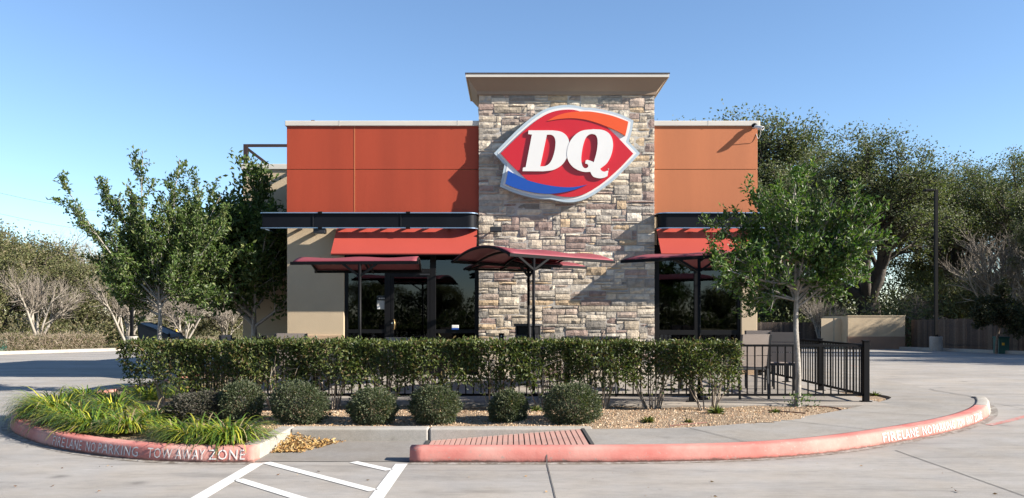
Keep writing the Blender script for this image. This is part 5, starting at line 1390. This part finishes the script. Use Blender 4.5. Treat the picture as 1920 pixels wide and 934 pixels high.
MB().box(e0 - .03, e1 + .03, EYy - .03, EYy + .23, et, et + .06).build('coping', M['dumpwall'], en)
for a, b in ((1540, 1562), (1565, 1588)):
    MB().box(X(a, EYy + 1), X(b, EYy + 1), EYy + 1, EYy + 1.06, eg + .1, Z(597, EYy + 1)).build('gate', M['stucco'], en)
MB().box(X(1588.5, EYy + .9), X(1591, EYy + .9) + .0, EYy + .9, EYy + 1.0, eg, Z(595, EYy + 1)).build('gate_post', M['coping'], en)
sy = 53.5; m = MB(); sx0, sx1 = X(1712, sy), X(1792, sy)
t = empty('shed', ((sx0 + sx1) / 2, sy, gz(52)), 'low shed with a rusty tin roof behind the wooden fence', 'shed')
zr0, zr1 = Z(601.5, sy), Z(592, sy + 1.2)
MB().box(sx0 + .2, sx1 - .2, sy + .15, sy + 2.2, gz(52) - .1, zr0).build('wall', M['dumpbase'], t)
MB().add([(sx0, sy, zr0), (sx1, sy, zr0), (sx1 - .45, sy + 1.2, zr1), (sx0 - .35, sy + 1.2, zr1), (sx1, sy + 2.4, zr0), (sx0, sy + 2.4, zr0), (sx0, sy, zr0 - .03), (sx1, sy, zr0 - .03)], [(0, 1, 2, 3), (3, 2, 4, 5), (6, 7, 1, 0)]).build('roof', M['metal_roof'], t)
def cabinet(px, py, Y, w, h, label):
    x = X(px, Y); g0 = gz(Y)
    t = empty('utility_cabinet', (x, Y, g0), label, 'cabinet', 'green utility cabinets')
    MB().box(x - w / 2, x + w / 2, Y - w / 2, Y + w / 2, g0, g0 + h - .08).build('body', M['green'], t, bevel=.02); MB().box(x - w / 2 - .03, x + w / 2 + .03, Y - w / 2 - .03, Y + w / 2 + .03, g0 + h - .08, g0 + h).build('lid', M['green'], t, bevel=.03)
    MB().box(x - .1, x + .02, Y - w / 2 - .005, Y - w / 2 - .0005, g0 + h * .5, g0 + h * .65).build('warning_label', M['yellow'], t)
cabinet(1877, 660, 38.6, .48, .80, 'green utility cabinet beside the small dark tree'); cabinet(-3, 660, 37.6, .5, .72, 'green utility cabinet at the left edge of the picture')

# black wedge-shaped bin, marker, utility pole, wires
by0 = 21.5; a0, a1 = X(258, by0), X(344, by0 + .6)
t = empty('wedge_bin', ((a0 + a1) / 2, by0, 0), 'long black slanted wedge-shaped bin behind the left hedge', 'bin')
zt0, zt1 = Z(606.5, by0), Z(634, by0); zb_ = Z(629, by0)
x1_ = X(312, by0)
MB().slab([(a0, zt0), (X(283, by0), Z(613, by0)), (x1_ + .05, Z(627, by0)), (x1_ + .05, .02), (X(282, by0), .25), (a0 + .02, zb_)], by0, by0 + .75).build('body', M['black_vinyl'], t, bevel=.02)
MB().slab([(x1_ + .06, Z(626, by0)), (a1 - .1, Z(633, by0)), (a1, Z(638, by0)), (a1, .02), (x1_ + .06, .02)], by0 + .06, by0 + .8).build('lower_body', M['black_vinyl'], t, bevel=.02)
MB().slab([(a0 - .03, zt0 + .02), (a0 - .03, zt0 - .03), (a1 - .08, Z(634.5, by0)), (a1 - .08, Z(632, by0))], by0 - .03, by0 + .83).build('lid', M['charcoal'], t, bevel=.008)
yx, yy_ = X(333, 44), 44
o = MB().tube([(yx + .12, yy_, gz(yy_) - .02), (yx - .08, yy_, gz(yy_) + 1.15)], .045, 8).build('guy_marker', M['yellow'], None, at=(yx + .12, yy_, gz(yy_))); tag(o, 'yellow guy-wire marker beyond the black wedge-shaped bin', 'marker')
ux = X(321, 52); o = MB().tube([(ux, 52.8, gz(52) - .1), (ux, 52.8, 4.3)], [.16, .14], 10).build('utility_pole', M['conc_base'], None, at=(ux, 52.8, gz(52))); tag(o, 'grey pole behind the trunk of the left leafy tree', 'pole')
for k, (pa, pb) in enumerate((((-40, 333), (230, 402)), ((-40, 372), (230, 440)))):
    Ya = 70; A = Vector((X(pa[0], Ya), Ya, Z(pa[1], Ya))); B_ = Vector((X(pb[0], Ya + 25), Ya + 25, Z(pb[1], Ya + 25)))
    A = A + (A - B_) * .8; pts = [A.lerp(B_, i / 12) - Vector((0, 0, .9 * math.sin(math.pi * i / 12))) for i in range(13)]
    o = MB().tube(pts, .011, 5).build('power_line', M['charcoal'], None, at=pts[0]); tag(o, ('upper' if k == 0 else 'lower') + ' thin power line at the left above the woods', 'wire', 'power lines')

# trees across the street behind the viewer, seen mirrored in the windows
for k, (x, y, s_, lb) in enumerate(((14, -46, .62, 'street tree mirrored in the left half of the right window'), (23, -52, .55, 'street tree mirrored in the right half of the right window'), (-8, -48, .6, 'street tree mirrored in the glass door'), (-16, -54, .66, 'street tree mirrored in the left pane'), (4, -56, .5, 'street tree mirrored between the windows'))):
    again(wt, lb, x, y, k * 1.3, (s_ * 2.2, s_ * 2.2, s_ * 1.5))
mass('undergrowth', 'dark roadside thicket across the street, seen mirrored in the windows', [(-70, 70, -52, -48, -.3, 4.6), (-30, 40, -46, -44, -.3, 2.2)], 26000, (.3, .6), OAKP, M['leaf_dull'], .5)
print('objects', len(bpy.data.objects))
